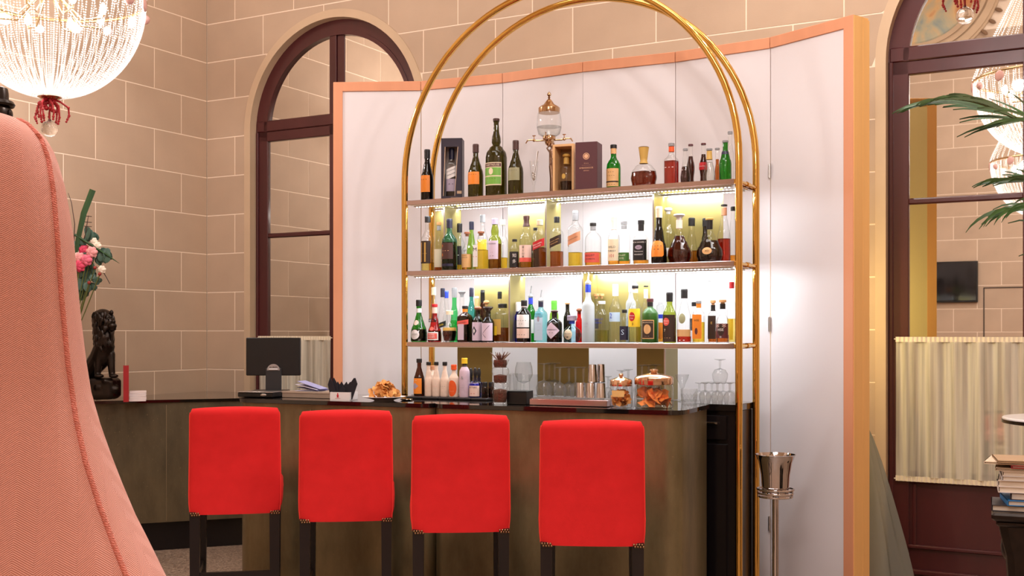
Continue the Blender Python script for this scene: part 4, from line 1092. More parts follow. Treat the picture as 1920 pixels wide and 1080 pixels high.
# ------------------------------------------------------------------ bottles
def profile(kind, h, R, nr):
    P = {
        'std': [(R * .93, 0), (R, .006), (R, .57 * h), (R * .94, .61 * h), (R * .72, .66 * h), (nr * 1.25, .72 * h), (nr, .77 * h), (nr, h)],
        'tall': [(R * .93, 0), (R, .006), (R, .62 * h), (R * .9, .66 * h), (R * .6, .70 * h), (nr * 1.15, .74 * h), (nr, .78 * h), (nr, h)],
        'slope': [(R * .93, 0), (R, .006), (R, .42 * h), (R * .94, .5 * h), (R * .75, .58 * h), (nr * 1.4, .7 * h), (nr, .78 * h), (nr, h)],
        'sq': [(R * .95, 0, 7), (R, .005, 7), (R, .58 * h, 7), (R * .93, .62 * h, 6), (R * .66, .67 * h, 4), (nr * 1.2, .72 * h, 2), (nr, .75 * h, 2), (nr, h, 2)],
        'sqtall': [(R * .95, 0, 7), (R, .005, 7), (R, .66 * h, 7), (R * .92, .70 * h, 5), (R * .55, .77 * h, 3), (nr * 1.05, .81 * h, 2), (nr, .84 * h, 2), (nr, h, 2)],
        'sqlow': [(R * .95, 0, 7), (R, .005, 7), (R, .66 * h, 7), (R * .95, .72 * h, 6), (R * .6, .79 * h, 3), (nr * 1.1, .82 * h, 2), (nr, .85 * h, 2), (nr, h, 2)],
        'bell': [(R * .9, 0), (R, .02 * h), (R, .2 * h), (R * .93, .3 * h), (R * .66, .44 * h), (nr * 1.5, .56 * h), (nr, .68 * h), (nr, h)],
        'pear': [(R * .62, 0), (R * .86, .04 * h), (R, .17 * h), (R * .97, .28 * h), (R * .72, .44 * h), (R * .5, .55 * h), (nr * 1.3, .66 * h), (nr, .72 * h), (nr, h)],
        'flask': [(R * .6, 0), (R * .9, .08 * h), (R, .25 * h), (R * .93, .4 * h), (R * .62, .54 * h), (nr * 1.1, .61 * h), (nr, .66 * h), (nr * 1.5, .96 * h), (nr * 1.6, h)],
        'squat': [(R * .94, 0), (R, .006), (R, .48 * h), (R * .95, .56 * h), (R * .75, .63 * h), (nr * 1.3, .68 * h), (nr, .73 * h), (nr, h)],
        'bulb': [(R * .93, 0), (R, .008), (R, .50 * h), (R * .93, .56 * h), (R * .62, .63 * h), (nr * 1.4, .665 * h), (nr * 1.75, .70 * h), (nr * 1.7, .745 * h), (nr * 1.1, .84 * h), (nr * .95, .95 * h), (nr * 1.15, .96 * h), (nr * 1.15, h)],
        'lowland': [(R * .93, 0), (R, .006), (R, .55 * h), (R * .88, .6 * h), (nr * 1.35, .68 * h), (nr * 1.5, .75 * h), (nr * 1.25, .82 * h), (nr, .86 * h), (nr, h)],
        'cola': [(R * .86, 0), (R * .9, .02 * h), (R * .78, .2 * h), (R, .42 * h), (R * .97, .5 * h), (R * .62, .68 * h), (nr, .82 * h), (nr, h)],
        'tear': [(R * .7, 0), (R * .95, .05 * h), (R, .2 * h), (R * .8, .42 * h), (R * .55, .6 * h), (nr * 1.05, .78 * h), (nr, .86 * h), (nr, h)],
        'round': [(R * .55, 0, 2), (R * .8, .05 * h, 2), (R, .27 * h, 2), (R * .9, .45 * h, 2), (R * .6, .56 * h, 2), (nr * 1.1, .62 * h, 2), (nr, .66 * h, 2), (nr, h, 2)],
        'jug': [(R * .94, 0), (R, .006), (R, .60 * h), (R * .95, .67 * h), (R * .7, .75 * h), (nr * 1.2, .79 * h), (nr, .82 * h), (nr, h)],
        'can': [(R * .92, 0), (R, .006), (R, .90 * h), (R * .9, .93 * h), (nr, .95 * h), (nr, h)],
    }[kind]
    return [(p[0], p[1], p[2] if len(p) > 2 else 2) for p in P]
def dense(P):
    out = [P[0]]
    for a, b in zip(P[:-1], P[1:]):
        n = 3 if (b[1] - a[1]) > .012 and a[0] != b[0] else 1
        for k in range(1, n + 1):
            t = k / n; s = t * t * (3 - 2 * t) if n > 1 else t
            out.append((a[0] + (b[0] - a[0]) * s, a[1] + (b[1] - a[1]) * t, a[2] + (b[2] - a[2]) * t))
    return out
def prof_at(P, z):
    for a, b in zip(P[:-1], P[1:]):
        if a[1] <= z <= b[1]:
            t = (z - a[1]) / max(b[1] - a[1], 1e-6); return a[0] + (b[0] - a[0]) * t, a[2] + (b[2] - a[2]) * t
    return P[-1][0], P[-1][2]
GL = {'clear': (.975, .985, .98), 'pale': (.90, .94, .95), 'aqua': (.55, .86, .88), 'teal': (.22, .62, .56), 'green': (.06, .5, .1), 'mint': (.28, .85, .45), 'lime': (.55, .78, .2), 'ygreen': (.62, .70, .22), 'olive': (.22, .20, .05),
      'dark': (.06, .055, .05), 'brown': (.30, .10, .03), 'red': (.75, .05, .08), 'blue': (.04, .08, .75), 'dgreen': (.05, .16, .05), 'sky': (.62, .84, .92), 'frost': (.9, .94, .97)}
def gmat(k):
    if k == 'frost': return glass('frosted_glass', (.92, .95, .98), .4, .4, haze=.55, hazecol=(.86, .90, .96))
    if k == 'satin': return mat('satin_green_glass', rgb(44, 92, 30), .3)
    if k == 'paper': return mat('paper_wrap', rgb(232, 208, 190), .8, noise=.05, nscale=60)
    if k == 'lilac': return mat('lilac_wrap', rgb(214, 190, 206), .8, noise=.05, nscale=60)
    return glass('glass_' + k, GL[k], .02, 1.0)
LQ = {'amber': (.95, .60, .18), 'gold': (.97, .78, .20), 'brown': (.72, .34, .10), 'dark': (.30, .09, .05), 'red': (.70, .14, .10), 'yellow': (.95, .86, .45), 'green': (.35, .82, .5), 'cognac': (.42, .12, .05), 'clear': (.97, .98, .97), 'cola': (.22, .05, .03), 'lime': (.88, .88, .5), 'plum': (.22, .08, .10)}
def lmat(k): return glass('liquid_' + k, LQ[k], .03, .6)
PC = {'black': (22, 20, 22), 'white': (238, 234, 232), 'cream': (238, 222, 190), 'orange': (240, 140, 44), 'dorange': (234, 92, 34), 'red': (196, 30, 40), 'green': (120, 178, 70), 'dgreen': (74, 120, 48), 'navy': (34, 34, 60), 'brown': (74, 44, 40), 'tan': (226, 178, 122), 'pink': (236, 204, 190), 'coral': (230, 96, 84), 'blue': (40, 64, 190), 'gold': (206, 166, 84), 'grey': (150, 150, 152), 'olive': (150, 148, 112), 'yellow': (248, 208, 50), 'maroon': (90, 40, 46), 'copper': (214, 150, 112), 'lgreen': (110, 200, 70), 'cork': (214, 160, 104), 'wood': (150, 90, 60), 'lblue': (190, 214, 236), 'lilac': (216, 196, 214), 'bbrown': (52, 34, 26), 'mauve': (170, 156, 176)}
def pm(k): return paint(*PC[k], .45)
def patch(P, sh, z0, z1, ha, slant=0.0, cen=0.0, lift=.0009, sy=1.0):
    mb = MB()
    def S(th, z, l=lift):
        r, pw = prof_at(P, z); a = -pi / 2 + th; k = sup(a, pw); return ((r * k + l) * cos(a), (r * k + l) * sin(a) * sy, z)
    if sh == 'rect': mb.grid(lambda u, v: S(cen + ha * (2 * u - 1), z0 + (z1 - z0) * v + slant * (2 * u - 1) * ha), 13, 5)
    else:
        zc0, zh = (z0 + z1) / 2, (z1 - z0) / 2; vs = [S(cen, zc0)]; fs = []; n = 28
        for j in (1, 2, 3, 4):
            for i in range(n):
                a = 2 * pi * i / n; q = j / 4
                if sh == 'diamond': k = 1 / (abs(cos(a)) + abs(sin(a)))
                elif sh == 'penta': k = min(1 / max(abs(cos(a)), 1e-3), 1 / max(abs(sin(a)), 1e-3), 1.32 / max(abs(cos(a)) * .55 + sin(a) * 1.0, 1e-3) if sin(a) > 0 else 9)
                else: k = 1
                vs.append(S(cen + ha * q * k * cos(a), zc0 + zh * q * k * sin(a)))
        for i in range(n):
            fs.append((0, 1 + i, 1 + (i + 1) % n))
            for j in range(3): fs.append((1 + j * n + i, 1 + (j + 1) * n + i, 1 + (j + 1) * n + (i + 1) % n, 1 + j * n + (i + 1) % n))
        mb.add(vs, fs)
    return mb, S
def lettering(P, st, z, width, slant=0.0, cen=0.0, sy=1.0, lift=.0016, vertical=False):
    vs, fs, w, h = text_shape(st); k = width / w; R0 = max(prof_at(P, z)[0], .006)
    out = []
    for x, y in vs:
        th = cen + x * k / R0; zz = z + y * k + slant * (th - cen); r, pw = prof_at(P, zz); a = -pi / 2 + th; q = sup(a, pw)
        out.append(((r * q + lift) * cos(a), (r * q + lift) * sin(a) * sy, zz))
    return MB().add(out, fs)
def bottle_at(p, rz, h, R, kind, gl, lab, liq=None, cap=None, labels=(), txt=(), foil=None, nr=None, sy=1.0, pour=False, name='bottle', group=None, cat='bottle', sq_turn=0.0):
    o = thing(name, lab, cat, (p[0], p[1], p[2]), rz + sq_turn, group)
    nr = nr or max(.0105, min(.0145, R * .42))
    P = profile(kind, h, R, nr); D = dense(P)
    seg = 28
    obj('glass_body', MB().lathe(D, seg, sy=sy), gmat(gl), o, ang=45)
    if liq:
        lv = liq[1] * h; g = .0022; q = [(max(r - g, .002), max(z, .005), pw) for r, z, pw in D if z < lv]; r, pw = prof_at(P, lv); q.append((r - g, lv, pw))
        obj('liquid', MB().lathe(q, seg, sy=sy), lmat(liq[0]), o, ang=45)
    if foil:
        zf = h * foil[1]; ztop = h * (foil[2] if len(foil) > 2 else .99); q = [(prof_at(P, zf + (ztop - zf) * k / 6)[0] + .0007, zf + (ztop - zf) * k / 6) for k in range(7)]
        obj('neck_sleeve', MB().lathe(q, 20, closed=False), pm(foil[0]), o)
    if cap:
        ck, cl = cap[0], cap[1]; rr = nr * (cap[2] if len(cap) > 2 else 1.18); style = cap[3] if len(cap) > 3 else 'cap'
        if style == 'ball': mb = MB().lathe([(nr * .7, h - .012), (nr * .8, h), (rr, h + cl * .3), (rr * 1.05, h + cl * .6), (rr * .7, h + cl * .93), (.002, h + cl)], 18)
        elif style == 'cork': mb = MB().lathe([(nr * .75, h - .012), (nr * .78, h), (rr, h + .001), (rr, h + cl * .9), (rr * .9, h + cl)], 20)
        elif style == 'flare': mb = MB().lathe([(nr * .7, h - .01), (nr * .8, h), (rr * .6, h + cl * .3), (rr, h + cl * .75), (rr * .9, h + cl), (.003, h + cl)], 20)
        else: mb = MB().lathe([(rr, h - cl), (rr, h - cl * .25), (rr * 1.04, h - cl * .24), (rr * 1.04, h - cl * .16), (rr, h - cl * .15), (rr, h - .001), (rr * .9, h + .0015)], 20)
        obj('cap', mb, pm(ck), o)
    if pour:
        obj('pourer', MB().lathe([(nr * .8, h - .008), (nr * 1.25, h + .004), (nr * .7, h + .012), (.004, h + .02)], 14).tube([(0, 0, h + .015), (.002, 0, h + .04), (.008, -.004, h + .062)], [.0045, .0035, .003], 8), pm('grey') if pour is True else pm(pour), o)
    first = None
    for lb in labels:
        sh, a, b, ha, c = lb[:5]; sl = lb[5] if len(lb) > 5 else 0.0; ce = lb[6] if len(lb) > 6 else 0.0; lf = lb[7] if len(lb) > 7 else .0009
        mb, S = patch(P, sh, a * h, b * h, ha, sl * h, ce, lf, sy); x = obj('label', mb, pm(c), o, ang=60); first = first or x
    for st, z, w, c, *ex in txt:
        obj('lettering', lettering(P, st, z * h, w * R, (ex[0] if ex else 0.0) * h, ex[1] if len(ex) > 1 else 0.0, sy, .0021), pm(c), first or o, smooth=False)
    return o
GRP = {0: 'bottles on the lowest lit shelf', 1: 'bottles on the middle lit shelf', 2: 'bottles on the top copper shelf'}
QUEUE = []
def B(row, px, s, ytop, w, kind, gl, lab, **k):
    """row = shelf, px = where along it, s = depth on the shelf, ytop/w = apparent top and width"""
    QUEUE.append([row, px, s, ytop, w, kind, gl, lab, k])
def settle():
    """push bottles back or forward on their shelf until none touch"""
    def geo(b):
        u, q = on_line(b[1], SL, A, N, b[2]); R = b[4] / 2 * q.y / FPX
        return u, q, R
    rnd = random.Random(1)
    for it in range(400):
        moved = False
        G = [geo(b) for b in QUEUE]
        for i in range(len(QUEUE)):
            for j in range(i + 1, len(QUEUE)):
                if QUEUE[i][0] != QUEUE[j][0]: continue
                (ui, qi, Ri), (uj, qj, Rj) = G[i], G[j]
                d = (qi - qj).length; need = Ri + Rj + .001
                if d < need:
                    bi, bj = QUEUE[i], QUEUE[j]; fr, bk = (bi, bj) if bi[2] <= bj[2] else (bj, bi)
                    e = min(.004, (need - d) * .6 + .0005)
                    Rf = Ri if fr is bi else Rj; Rb = Rj if fr is bi else Ri
                    fr[2] = max(Rf - .004, fr[2] - e); bk[2] = min(SD - .016 - Rb, bk[2] + e)
                    sg = 1 if (ui < uj) else -1
                    bi[1] -= sg * e * 55; bj[1] += sg * e * 55
                    moved = True; G[i] = geo(bi); G[j] = geo(bj)
        for b in QUEUE:
            u, q, R = geo(b)
            for row, ud in DIVS:
                if row == b[0] and abs(u - ud) < R + .004 and b[2] + R > .088:
                    if b[2] < .10 and R < .047: b[2] = max(R - .008, b[2] - .002)      # stands in front of the cheek
                    b[1] += (1 if u >= ud else -1) * .35; moved = True
        if not moved: break
    for row, px, s, ytop, w, kind, gl, lab, k in QUEUE:
        u, q = on_line(px, SL, A, N, s); z = SHZ[row] + .0004; Y = q.y
        h = EYE + (HOR - ytop) / FPX * Y - z; R = w / 2 * Y / FPX
        cap = k.get('cap')
        if cap and len(cap) > 3: h -= cap[1]
        if kind.startswith('sq'): R *= .86
        bottle_at((q.x, q.y, z), ROT, h, R, kind, gl, lab, group=GRP[row], **k)
# ---- top shelf
f_ = .07; m_s = .13; b_ = .21
B(2, 801, .10, 281, 24, 'slope', 'dark', 'dark cognac bottle with orange label at the left end of the top shelf', liq=('brown', .4), cap=('black', .05), labels=[('rect', .18, .5, 1.0, 'orange')], txt=[('- - -', .42, 1.0, 'bbrown')])
B(2, 892, .09, 271, 29, 'slope', 'olive', 'olive green liqueur bottle with orange label between gift box and huge bottle', cap=('brown', .045), labels=[('rect', .25, .48, 1.0, 'orange')], txt=[('- - - - -', .43, 1.2, 'bbrown')])
B(2, 930.5, .10, 223, 40.5, 'bulb', 'olive', 'very large olive bottle with green label, the tallest on the top shelf', cap=('brown', .012, 1.25), labels=[('rect', .14, .43, 1.0, 'cream'), ('rect', .375, .42, .95, 'maroon', 0, 0, .0015), ('rect', .265, .365, .95, 'green', 0, 0, .0015), ('rect', .155, .25, .95, 'green', 0, 0, .0015), ('oval', .275, .36, .22, 'cream', 0, 0, .0019)], txt=[('CHARTREUSE', .398, 1.6, 'cream'), ('- - - -', .225, .9, 'dgreen')])
B(2, 967, .09, 264, 29, 'slope', 'olive', 'olive green liqueur bottle with grey green label beside the huge bottle', cap=('brown', .05), labels=[('rect', .27, .5, 1.0, 'olive')], txt=[('- - - - -', .45, 1.2, 'bbrown')])
B(2, 1150.5, .10, 272, 31, 'squat', 'green', 'dumpy green whisky bottle with cream label beside the maroon box', cap=('black', .018), foil=('tan', .8, .94), labels=[('rect', .06, .46, 1.15, 'tan'), ('rect', .15, .18, 1.1, 'bbrown', 0, 0, .0014)], txt=[('- - -', .38, .8, 'bbrown'), ('- - - -', .3, 1.0, 'bbrown'), ('- - - -', .10, 1.1, 'bbrown')])
B(2, 1207, .12, 276, 52, 'flask', 'clear', 'round crystal decanter of dark cognac with flared gold neck', liq=('cognac', .40), foil=('gold', .60, .99), nr=.017, cap=('brown', .006, 1.55), sy=.6)
B(2, 1259, .10, 269, 28, 'sq', 'clear', 'clear square bottle of red liqueur with orange neck band', liq=('red', .58), foil=('dorange', .8, .92), cap=('grey', .014), txt=[('- - -', .42, 1.2, 'white')])
B(2, 1285, .09, 279, 19, 'tear', 'clear', 'small clear teardrop soda bottle with dark print on the top shelf', liq=('plum', .5), cap=('grey', .01), txt=[('- -', .4, .9, 'white')])
B(2, 1295, .20, 271, 16, 'cola', 'clear', 'contour cola bottle behind the teardrop soda bottle', liq=('cola', .72), cap=('maroon', .008, 1.2))
B(2, 1319, .16, 269, 16, 'cola', 'clear', 'contour cola bottle with red label behind the gold necked soda bottle', liq=('cola', .74), cap=('maroon', .008, 1.2), labels=[('rect', .36, .54, 1.3, 'red')], txt=[('Coca-Cola', .45, 1.5, 'white')])
B(2, 1330, .08, 279, 23, 'tear', 'clear', 'pear shaped clear soda bottle with gold neck foil', liq=('clear', .6), foil=('gold', .68, .93), cap=('grey', .008))
B(2, 1345, .19, 278, 13, 'tear', 'clear', 'small amber soda bottle tucked behind the green bottle', liq=('brown', .7), cap=('grey', .008))
B(2, 1360, .08, 264, 23, 'slope', 'green', 'bright green mineral water bottle at the right end of the top shelf', liq=('clear', .7), cap=('grey', .009, 1.2), labels=[('rect', .66, .74, 1.2, 'navy')])
B(2, 1369, .22, 247, 14, 'std', 'clear', 'tall empty clear bottle behind the green water bottle', cap=('grey', .012))
# ---- middle shelf
B(1, 802, .08, 406, 25, 'std', 'clear', 'whisky bottle with tall ornate brown label at the left end of the middle shelf', liq=('yellow', .16), cap=('black', .034), labels=[('rect', .14, .55, 1.0, 'bbrown'), ('rect', .17, .52, .12, 'gold', 0, -.55, .0014), ('rect', .17, .52, .12, 'gold', 0, .15, .0014)], txt=[('- - -', .32, .8, 'gold')])
B(1, 823, .19, 417, 18, 'std', 'clear', 'clear bottle with cream label behind the ornate whisky bottle', liq=('brown', .3), cap=('cork', .016), foil=('grey', .84, .93), labels=[('rect', .1, .46, 1.1, 'cream')])
B(1, 839, .09, 411, 29, 'std', 'teal', 'teal glass whisky bottle with brown label and navy cap', liq=('brown', .55), cap=('navy', .05), labels=[('rect', .22, .53, 1.0, 'brown'), ('rect', .08, .13, 1.0, 'navy')], txt=[('9', .47, .22, 'orange', 0, -.5), ('8', .3, .22, 'orange', 0, -.5), ('- - -', .38, .9, 'tan')])
B(1, 854, .20, 419.5, 20, 'std', 'pale', 'black labelled bottle of yellow whisky behind the teal bottle', liq=('gold', .25), cap=('black', .05), labels=[('rect', .14, .53, .9, 'black')], txt=[('- -', .34, .9, 'white')])
B(1, 884, .21, 416, 18, 'slope', 'lime', 'yellow green bottle with navy cap behind the squat malt bottle', cap=('navy', .045))
B(1, 876, .10, 435, 24, 'squat', 'clear', 'squat malt bottle with orange label and brown cork', liq=('amber', .45), cap=('wood', .012, 1.3, 'cork'), labels=[('rect', .08, .44, 1.2, 'tan'), ('diamond', .48, .64, .4, 'grey')], txt=[('MONKEY', .40, 1.0, 'bbrown'), ('SHOULDER', .35, 1.2, 'bbrown')])
B(1, 905, .22, 403.5, 20, 'std', 'clear', 'tall clear bottle with yellow label behind the letter M bottle', cap=('grey', .04), labels=[('rect', .38, .56, 1.3, 'yellow')])
B(1, 902, .09, 434, 28, 'sqlow', 'clear', 'square bottle of golden whisky with a white letter M label', liq=('gold', .55), cap=('wood', .012, 1.3, 'cork'), labels=[('rect', .08, .68, .42, 'white', 0, -.45)], txt=[('M', .56, .5, 'black', 0, -.45), ('- -', .36, .6, 'red', 0, -.45)])
B(1, 928, .09, 410, 25, 'lowland', 'ygreen', 'yellow green malt bottle with pale lilac label', liq=('brown', .5), cap=('mauve', .032), labels=[('rect', .2, .56, 1.0, 'lilac')], txt=[('TALISKER', .5, 1.3, 'bbrown'), ('- -', .33, .35, 'maroon'), ('- -', .26, .6, 'brown')])
B(1, 943, .19, 412, 19, 'lowland', 'clear', 'clear malt bottle with a little golden whisky behind the pale label bottle', liq=('gold', .25), cap=('cream', .03))
B(1, 965, .09, 449, 19, 'jug', 'clear', 'short clear bottle with black label and white brush script', liq=('brown', .2), cap=('black', .012), labels=[('rect', .05, .58, 1.3, 'black')], txt=[('知', .45, .7, 'white', 0, .4), ('多', .25, .7, 'white', 0, .4)])
B(1, 987, .09, 405, 26, 'lowland', 'clear', 'bulb necked whisky bottle with peach label and dark brown sleeve', liq=('amber', .22), foil=('brown', .80, .95), cap=('brown', .02), labels=[('rect', .12, .44, 1.25, 'pink'), ('rect', .12, .2, 1.2, 'coral', 0, 0, .0013)], txt=[('富', .40, .3, 'bbrown'), ('士', .34, .3, 'bbrown'), ('山', .28, .3, 'bbrown'), ('麓', .22, .3, 'bbrown')])
B(1, 1004, .21, 427.5, 17, 'jug', 'clear', 'short bottle with black script label behind the peach label bottle', liq=('brown', .2), cap=('black', .014), labels=[('rect', .05, .58, 1.3, 'black')], txt=[('余', .42, .7, 'white'), ('市', .24, .7, 'white')])
B(1, 1019, .09, 412.6, 25, 'sqtall', 'clear', 'square scotch bottle with slanted red label and cream cap', liq=('brown', .42), cap=('cream', .028, 1.35), labels=[('rect', .40, .56, 1.25, 'red', .05)], txt=[('RED LABEL', .49, 1.5, 'white', .05), ('WALKER', .44, 1.2, 'white', .05)])
B(1, 1044, .09, 407, 25, 'sqtall', 'clear', 'square scotch bottle with slanted black label and black cap', liq=('brown', .32), cap=('black', .03), labels=[('rect', .42, .6, 1.25, 'bbrown', .05)], txt=[('BLACK LABEL', .53, 1.5, 'tan', .05), ('WALKER', .48, 1.2, 'tan', .05)])
B(1, 1079, .09, 395.7, 27, 'sqtall', 'clear', 'square scotch bottle with slanted pale gold label and grey cap', liq=('gold', .26), cap=('grey', .05), labels=[('rect', .42, .58, 1.25, 'copper', .05)], txt=[('GOLD LABEL', .5, 1.5, 'brown', .05)])
B(1, 1112, .11, 418.5, 31, 'jug', 'clear', 'rounded bourbon flask with coral label at the bottom', liq=('amber', .33), cap=('black', .015), foil=('grey', .84, .92), labels=[('rect', .09, .31, 1.25, 'coral')], txt=[('BULLEIT', .25, 1.2, 'maroon'), ('BOURBON', .17, 1.2, 'maroon')])
B(1, 1151, .10, 407, 22, 'std', 'clear', 'clear bourbon bottle with tall cream label and long beige neck', liq=('amber', .12), cap=('cream', .02), foil=('pink', .74, .94), labels=[('rect', .1, .54, 1.25, 'cream')], txt=[('WILD', .38, 1.3, 'bbrown'), ('TURKEY', .30, 1.5, 'bbrown'), ('101', .2, .8, 'red')])
B(1, 1170, .15, 415.5, 24, 'jug', 'clear', 'rounded rye flask with green label at the bottom', liq=('amber', .15), cap=('grey', .014), foil=('grey', .84, .92), labels=[('rect', .11, .30, 1.25, 'dgreen')], txt=[('BULLEIT', .24, 1.2, 'cream'), ('RYE', .17, .7, 'cream')])
B(1, 1202, .10, 413.5, 29, 'sq', 'clear', 'square whiskey bottle with black label and black neck sleeve', liq=('amber', .12), cap=('black', .02), foil=('black', .77, .97), labels=[('rect', .1, .56, 1.25, 'black'), ('oval', .34, .44, .5, 'mauve', 0, 0, .0014)], txt=[("JACK DANIEL'S", .5, 1.9, 'white'), ('No.7', .39, .5, 'black'), ('Tennessee', .3, 1.2, 'white'), ('WHISKEY', .23, 1.2, 'white')])
B(1, 1232, .09, 388, 29, 'bell', 'dark', 'dark liqueur bottle with orange pointed label and cream cap', liq=('dark', .3), cap=('cream', .055), labels=[('penta', .12, .40, 1.0, 'orange')], txt=[('- - - -', .31, 1.3, 'bbrown'), ('- -', .25, .7, 'bbrown')])
B(1, 1253, .20, 389, 25, 'std', 'clear', 'tall clear decanter with white ball stopper behind the orange label bottle', cap=('white', .022, 1.4, 'ball'), labels=[('rect', .16, .32, 1.0, 'white')])
B(1, 1273, .10, 401.7, 47, 'pear', 'clear', 'big pear shaped decanter of dark cognac with steel stopper', liq=('cognac', .62), foil=('pink', .78, .97), cap=('white', .022, 1.9, 'flare'), nr=.0155, sy=.62)
B(1, 1297, .21, 409, 27, 'bell', 'clear', 'clear bell shaped cognac bottle with black cap between the two pear decanters', liq=('amber', .3), cap=('black', .04))
B(1, 1322, .23, 410, 20, 'bell', 'dark', 'dark bottle with black cap behind the gold oval decanter', cap=('black', .04))
B(1, 1331, .10, 409.6, 51, 'pear', 'clear', 'wide pear shaped cognac decanter with gold oval label', liq=('plum', .50), foil=('black', .76, .96), cap=('gold', .008, 1.3), nr=.0155, labels=[('oval', .18, .34, .38, 'tan')], txt=[('XO', .26, .3, 'bbrown')], sy=.62)
B(1, 1357, .17, 384, 25, 'slope', 'clear', 'clear bottle of red brown spirit with copper neck band at the right end', liq=('red', .42), cap=('black', .008), foil=('copper', .82, .95))
B(1, 1374, .22, 388, 16, 'slope', 'clear', 'narrow clear bottle half hidden behind the brass tube', liq=('amber', .15), cap=('black', .02))
# ---- lowest lit shelf
B(0, 785.5, .08, 562.7, 31, 'bell', 'green', 'green bell bottle with round white label at the left end of the lowest lit shelf', liq=('dark', .30), cap=('black', .035), foil=('white', .70, .80), labels=[('oval', .06, .29, .62, 'white'), ('oval', .40, .52, .5, 'pink')], txt=[('DOM', .18, .7, 'grey')])
B(0, 813, .20, 538.7, 18, 'slope', 'clear', 'clear bottle with cream cap and white label behind the red liqueur bottle', cap=('cream', .045), labels=[('rect', .1, .42, 1.2, 'white'), ('rect', .36, .42, 1.2, 'navy', 0, 0, .0014)], txt=[('APA', .39, 1.2, 'white')])
B(0, 815, .08, 570.5, 26, 'bell', 'red', 'red bell bottle with red cap and framed white label', liq=('dark', .3), cap=('red', .014), foil=('pink', .76, .92), labels=[('rect', .05, .26, 1.1, 'white'), ('rect', .08, .23, .9, 'coral', 0, 0, .0014), ('oval', .3, .4, .4, 'coral')], txt=[('GRAND', .19, 1.1, 'white'), ('MARNIER', .13, 1.2, 'white')])
B(0, 830, .20, 541, 17, 'slope', 'clear', 'clear anise bottle with dark ring cap and slanted black label', cap=('navy', .05), labels=[('rect', .26, .36, 1.3, 'black', .03)], txt=[('TEROL', .31, 1.5, 'yellow', .03)])
B(0, 837, .25, 546, 14, 'slope', 'clear', 'narrow clear bottle with bright blue cap at the back of the shelf', cap=('blue', .04))
B(0, 843, .09, 582.5, 27, 'round', 'clear', 'round bottle of black liqueur with gold band and frosted neck', liq=('dark', .36), cap=('cream', .022, 1.4), labels=[('rect', .36, .46, 2.4, 'gold')])
B(0, 852, .19, 540, 20, 'bell', 'mint', 'mint green round bellied bottle with black and white cap', liq=('green', .4), cap=('grey', .055))
B(0, 866, .17, 545.5, 23, 'squat', 'clear', 'clear bottle of mint green syrup with wide grey stopper', liq=('green', .55), cap=('grey', .026, 1.8, 'flare'))
B(0, 872, .09, 574, 27, 'sqlow', 'brown', 'square brown orange liqueur bottle with pale lilac label', liq=('dark', .6), cap=('black', .014), foil=('orange', .84, .92), labels=[('rect', .06, .5, .5, 'lilac', 0, -.15), ('rect', .47, .6, 1.0, 'coral', .03)], txt=[('COINTREAU', .535, 1.5, 'maroon', .03)])
B(0, 884, .22, 540, 16, 'std', 'teal', 'teal and green bottle with ringed cap at the back of the shelf', liq=('green', .3), cap=('navy', .05))
B(0, 894, .16, 556, 18, 'squat', 'aqua', 'turquoise bottle with tan neck label behind the black ceramic bottles', foil=('tan', .72, .95), cap=('white', .01))
B(0, 896, .08, 574, 21, 'jug', 'dark', 'black gin bottle with ornate white label and reddish wood stopper', cap=('wood', .022, 1.5, 'ball'), labels=[('rect', .05, .62, 1.3, 'lilac'), ('diamond', .2, .5, .5, 'navy', 0, -.2, .0014), ('diamond', .27, .43, .25, 'white', 0, -.2, .0018)])
B(0, 917, .08, 575, 23, 'jug', 'dark', 'black gin bottle with branch print label and wide dark stopper', cap=('bbrown', .026, 2.0, 'flare'), labels=[('rect', .05, .62, 1.3, 'lilac'), ('rect', .4, .42, .6, 'navy', .22, .1, .0014), ('rect', .2, .22, .3, 'navy', -.2, -.2, .0014)])
B(0, 905, .22, 544, 15, 'slope', 'brown', 'tall brown bottle with long black sleeve at the back', cap=('black', .07))
B(0, 912, .16, 563, 14, 'squat', 'pale', 'small pale bottle with tan wooden knob stopper', cap=('cork', .022, 1.5, 'ball'))
B(0, 937, .22, 547, 16, 'std', 'clear', 'clear bottle with striped black cap behind the wide square amaretto bottle', cap=('black', .04))
B(0, 945, .09, 570, 35, 'sqlow', 'clear', 'wide square amaretto bottle with gold labels and black slab cap', liq=('brown', .38), cap=('black', .022, 1.7), labels=[('rect', .2, .6, .5, 'gold', 0, -.2), ('rect', .18, .42, .3, 'yellow', 0, -.55, .0015)], txt=[('DISARONNO', .93, .9, 'white')])
B(0, 965, .15, 567, 14, 'jug', 'blue', 'slim bottle with tall white cap beside the two label bottle', cap=('white', .05, 1.6), labels=[('rect', .1, .55, 1.0, 'navy')])
B(0, 982.5, .08, 563.6, 27, 'jug', 'dark', 'near black gin bottle with two stacked white labels', cap=('black', .03), foil=('white', .84, .92), labels=[('rect', .36, .66, 1.25, 'white'), ('rect', .10, .33, 1.25, 'pink')], txt=[('- - - - -', .52, 1.5, 'bbrown'), ('- -', .44, .5, 'bbrown'), ('- - - -', .18, 1.2, 'bbrown')])
B(0, 995, .19, 557, 19, 'jug', 'green', 'green gin bottle with blue neck and steel pourer', foil=('blue', .84, .98), labels=[('rect', .2, .5, 1.1, 'white')], pour=True)
B(0, 1014, .09, 565, 24, 'sqlow', 'aqua', 'pale blue square gin bottle with tall white label and pourer', foil=('navy', .86, .98), labels=[('rect', .05, .74, .72, 'lblue'), ('oval', .5, .64, .22, 'mauve', 0, 0, .0014)], txt=[('BOMBAY', .69, .9, 'navy'), ('- - - -', .45, .9, 'navy'), ('- -', .3, .4, 'grey')], pour=True)
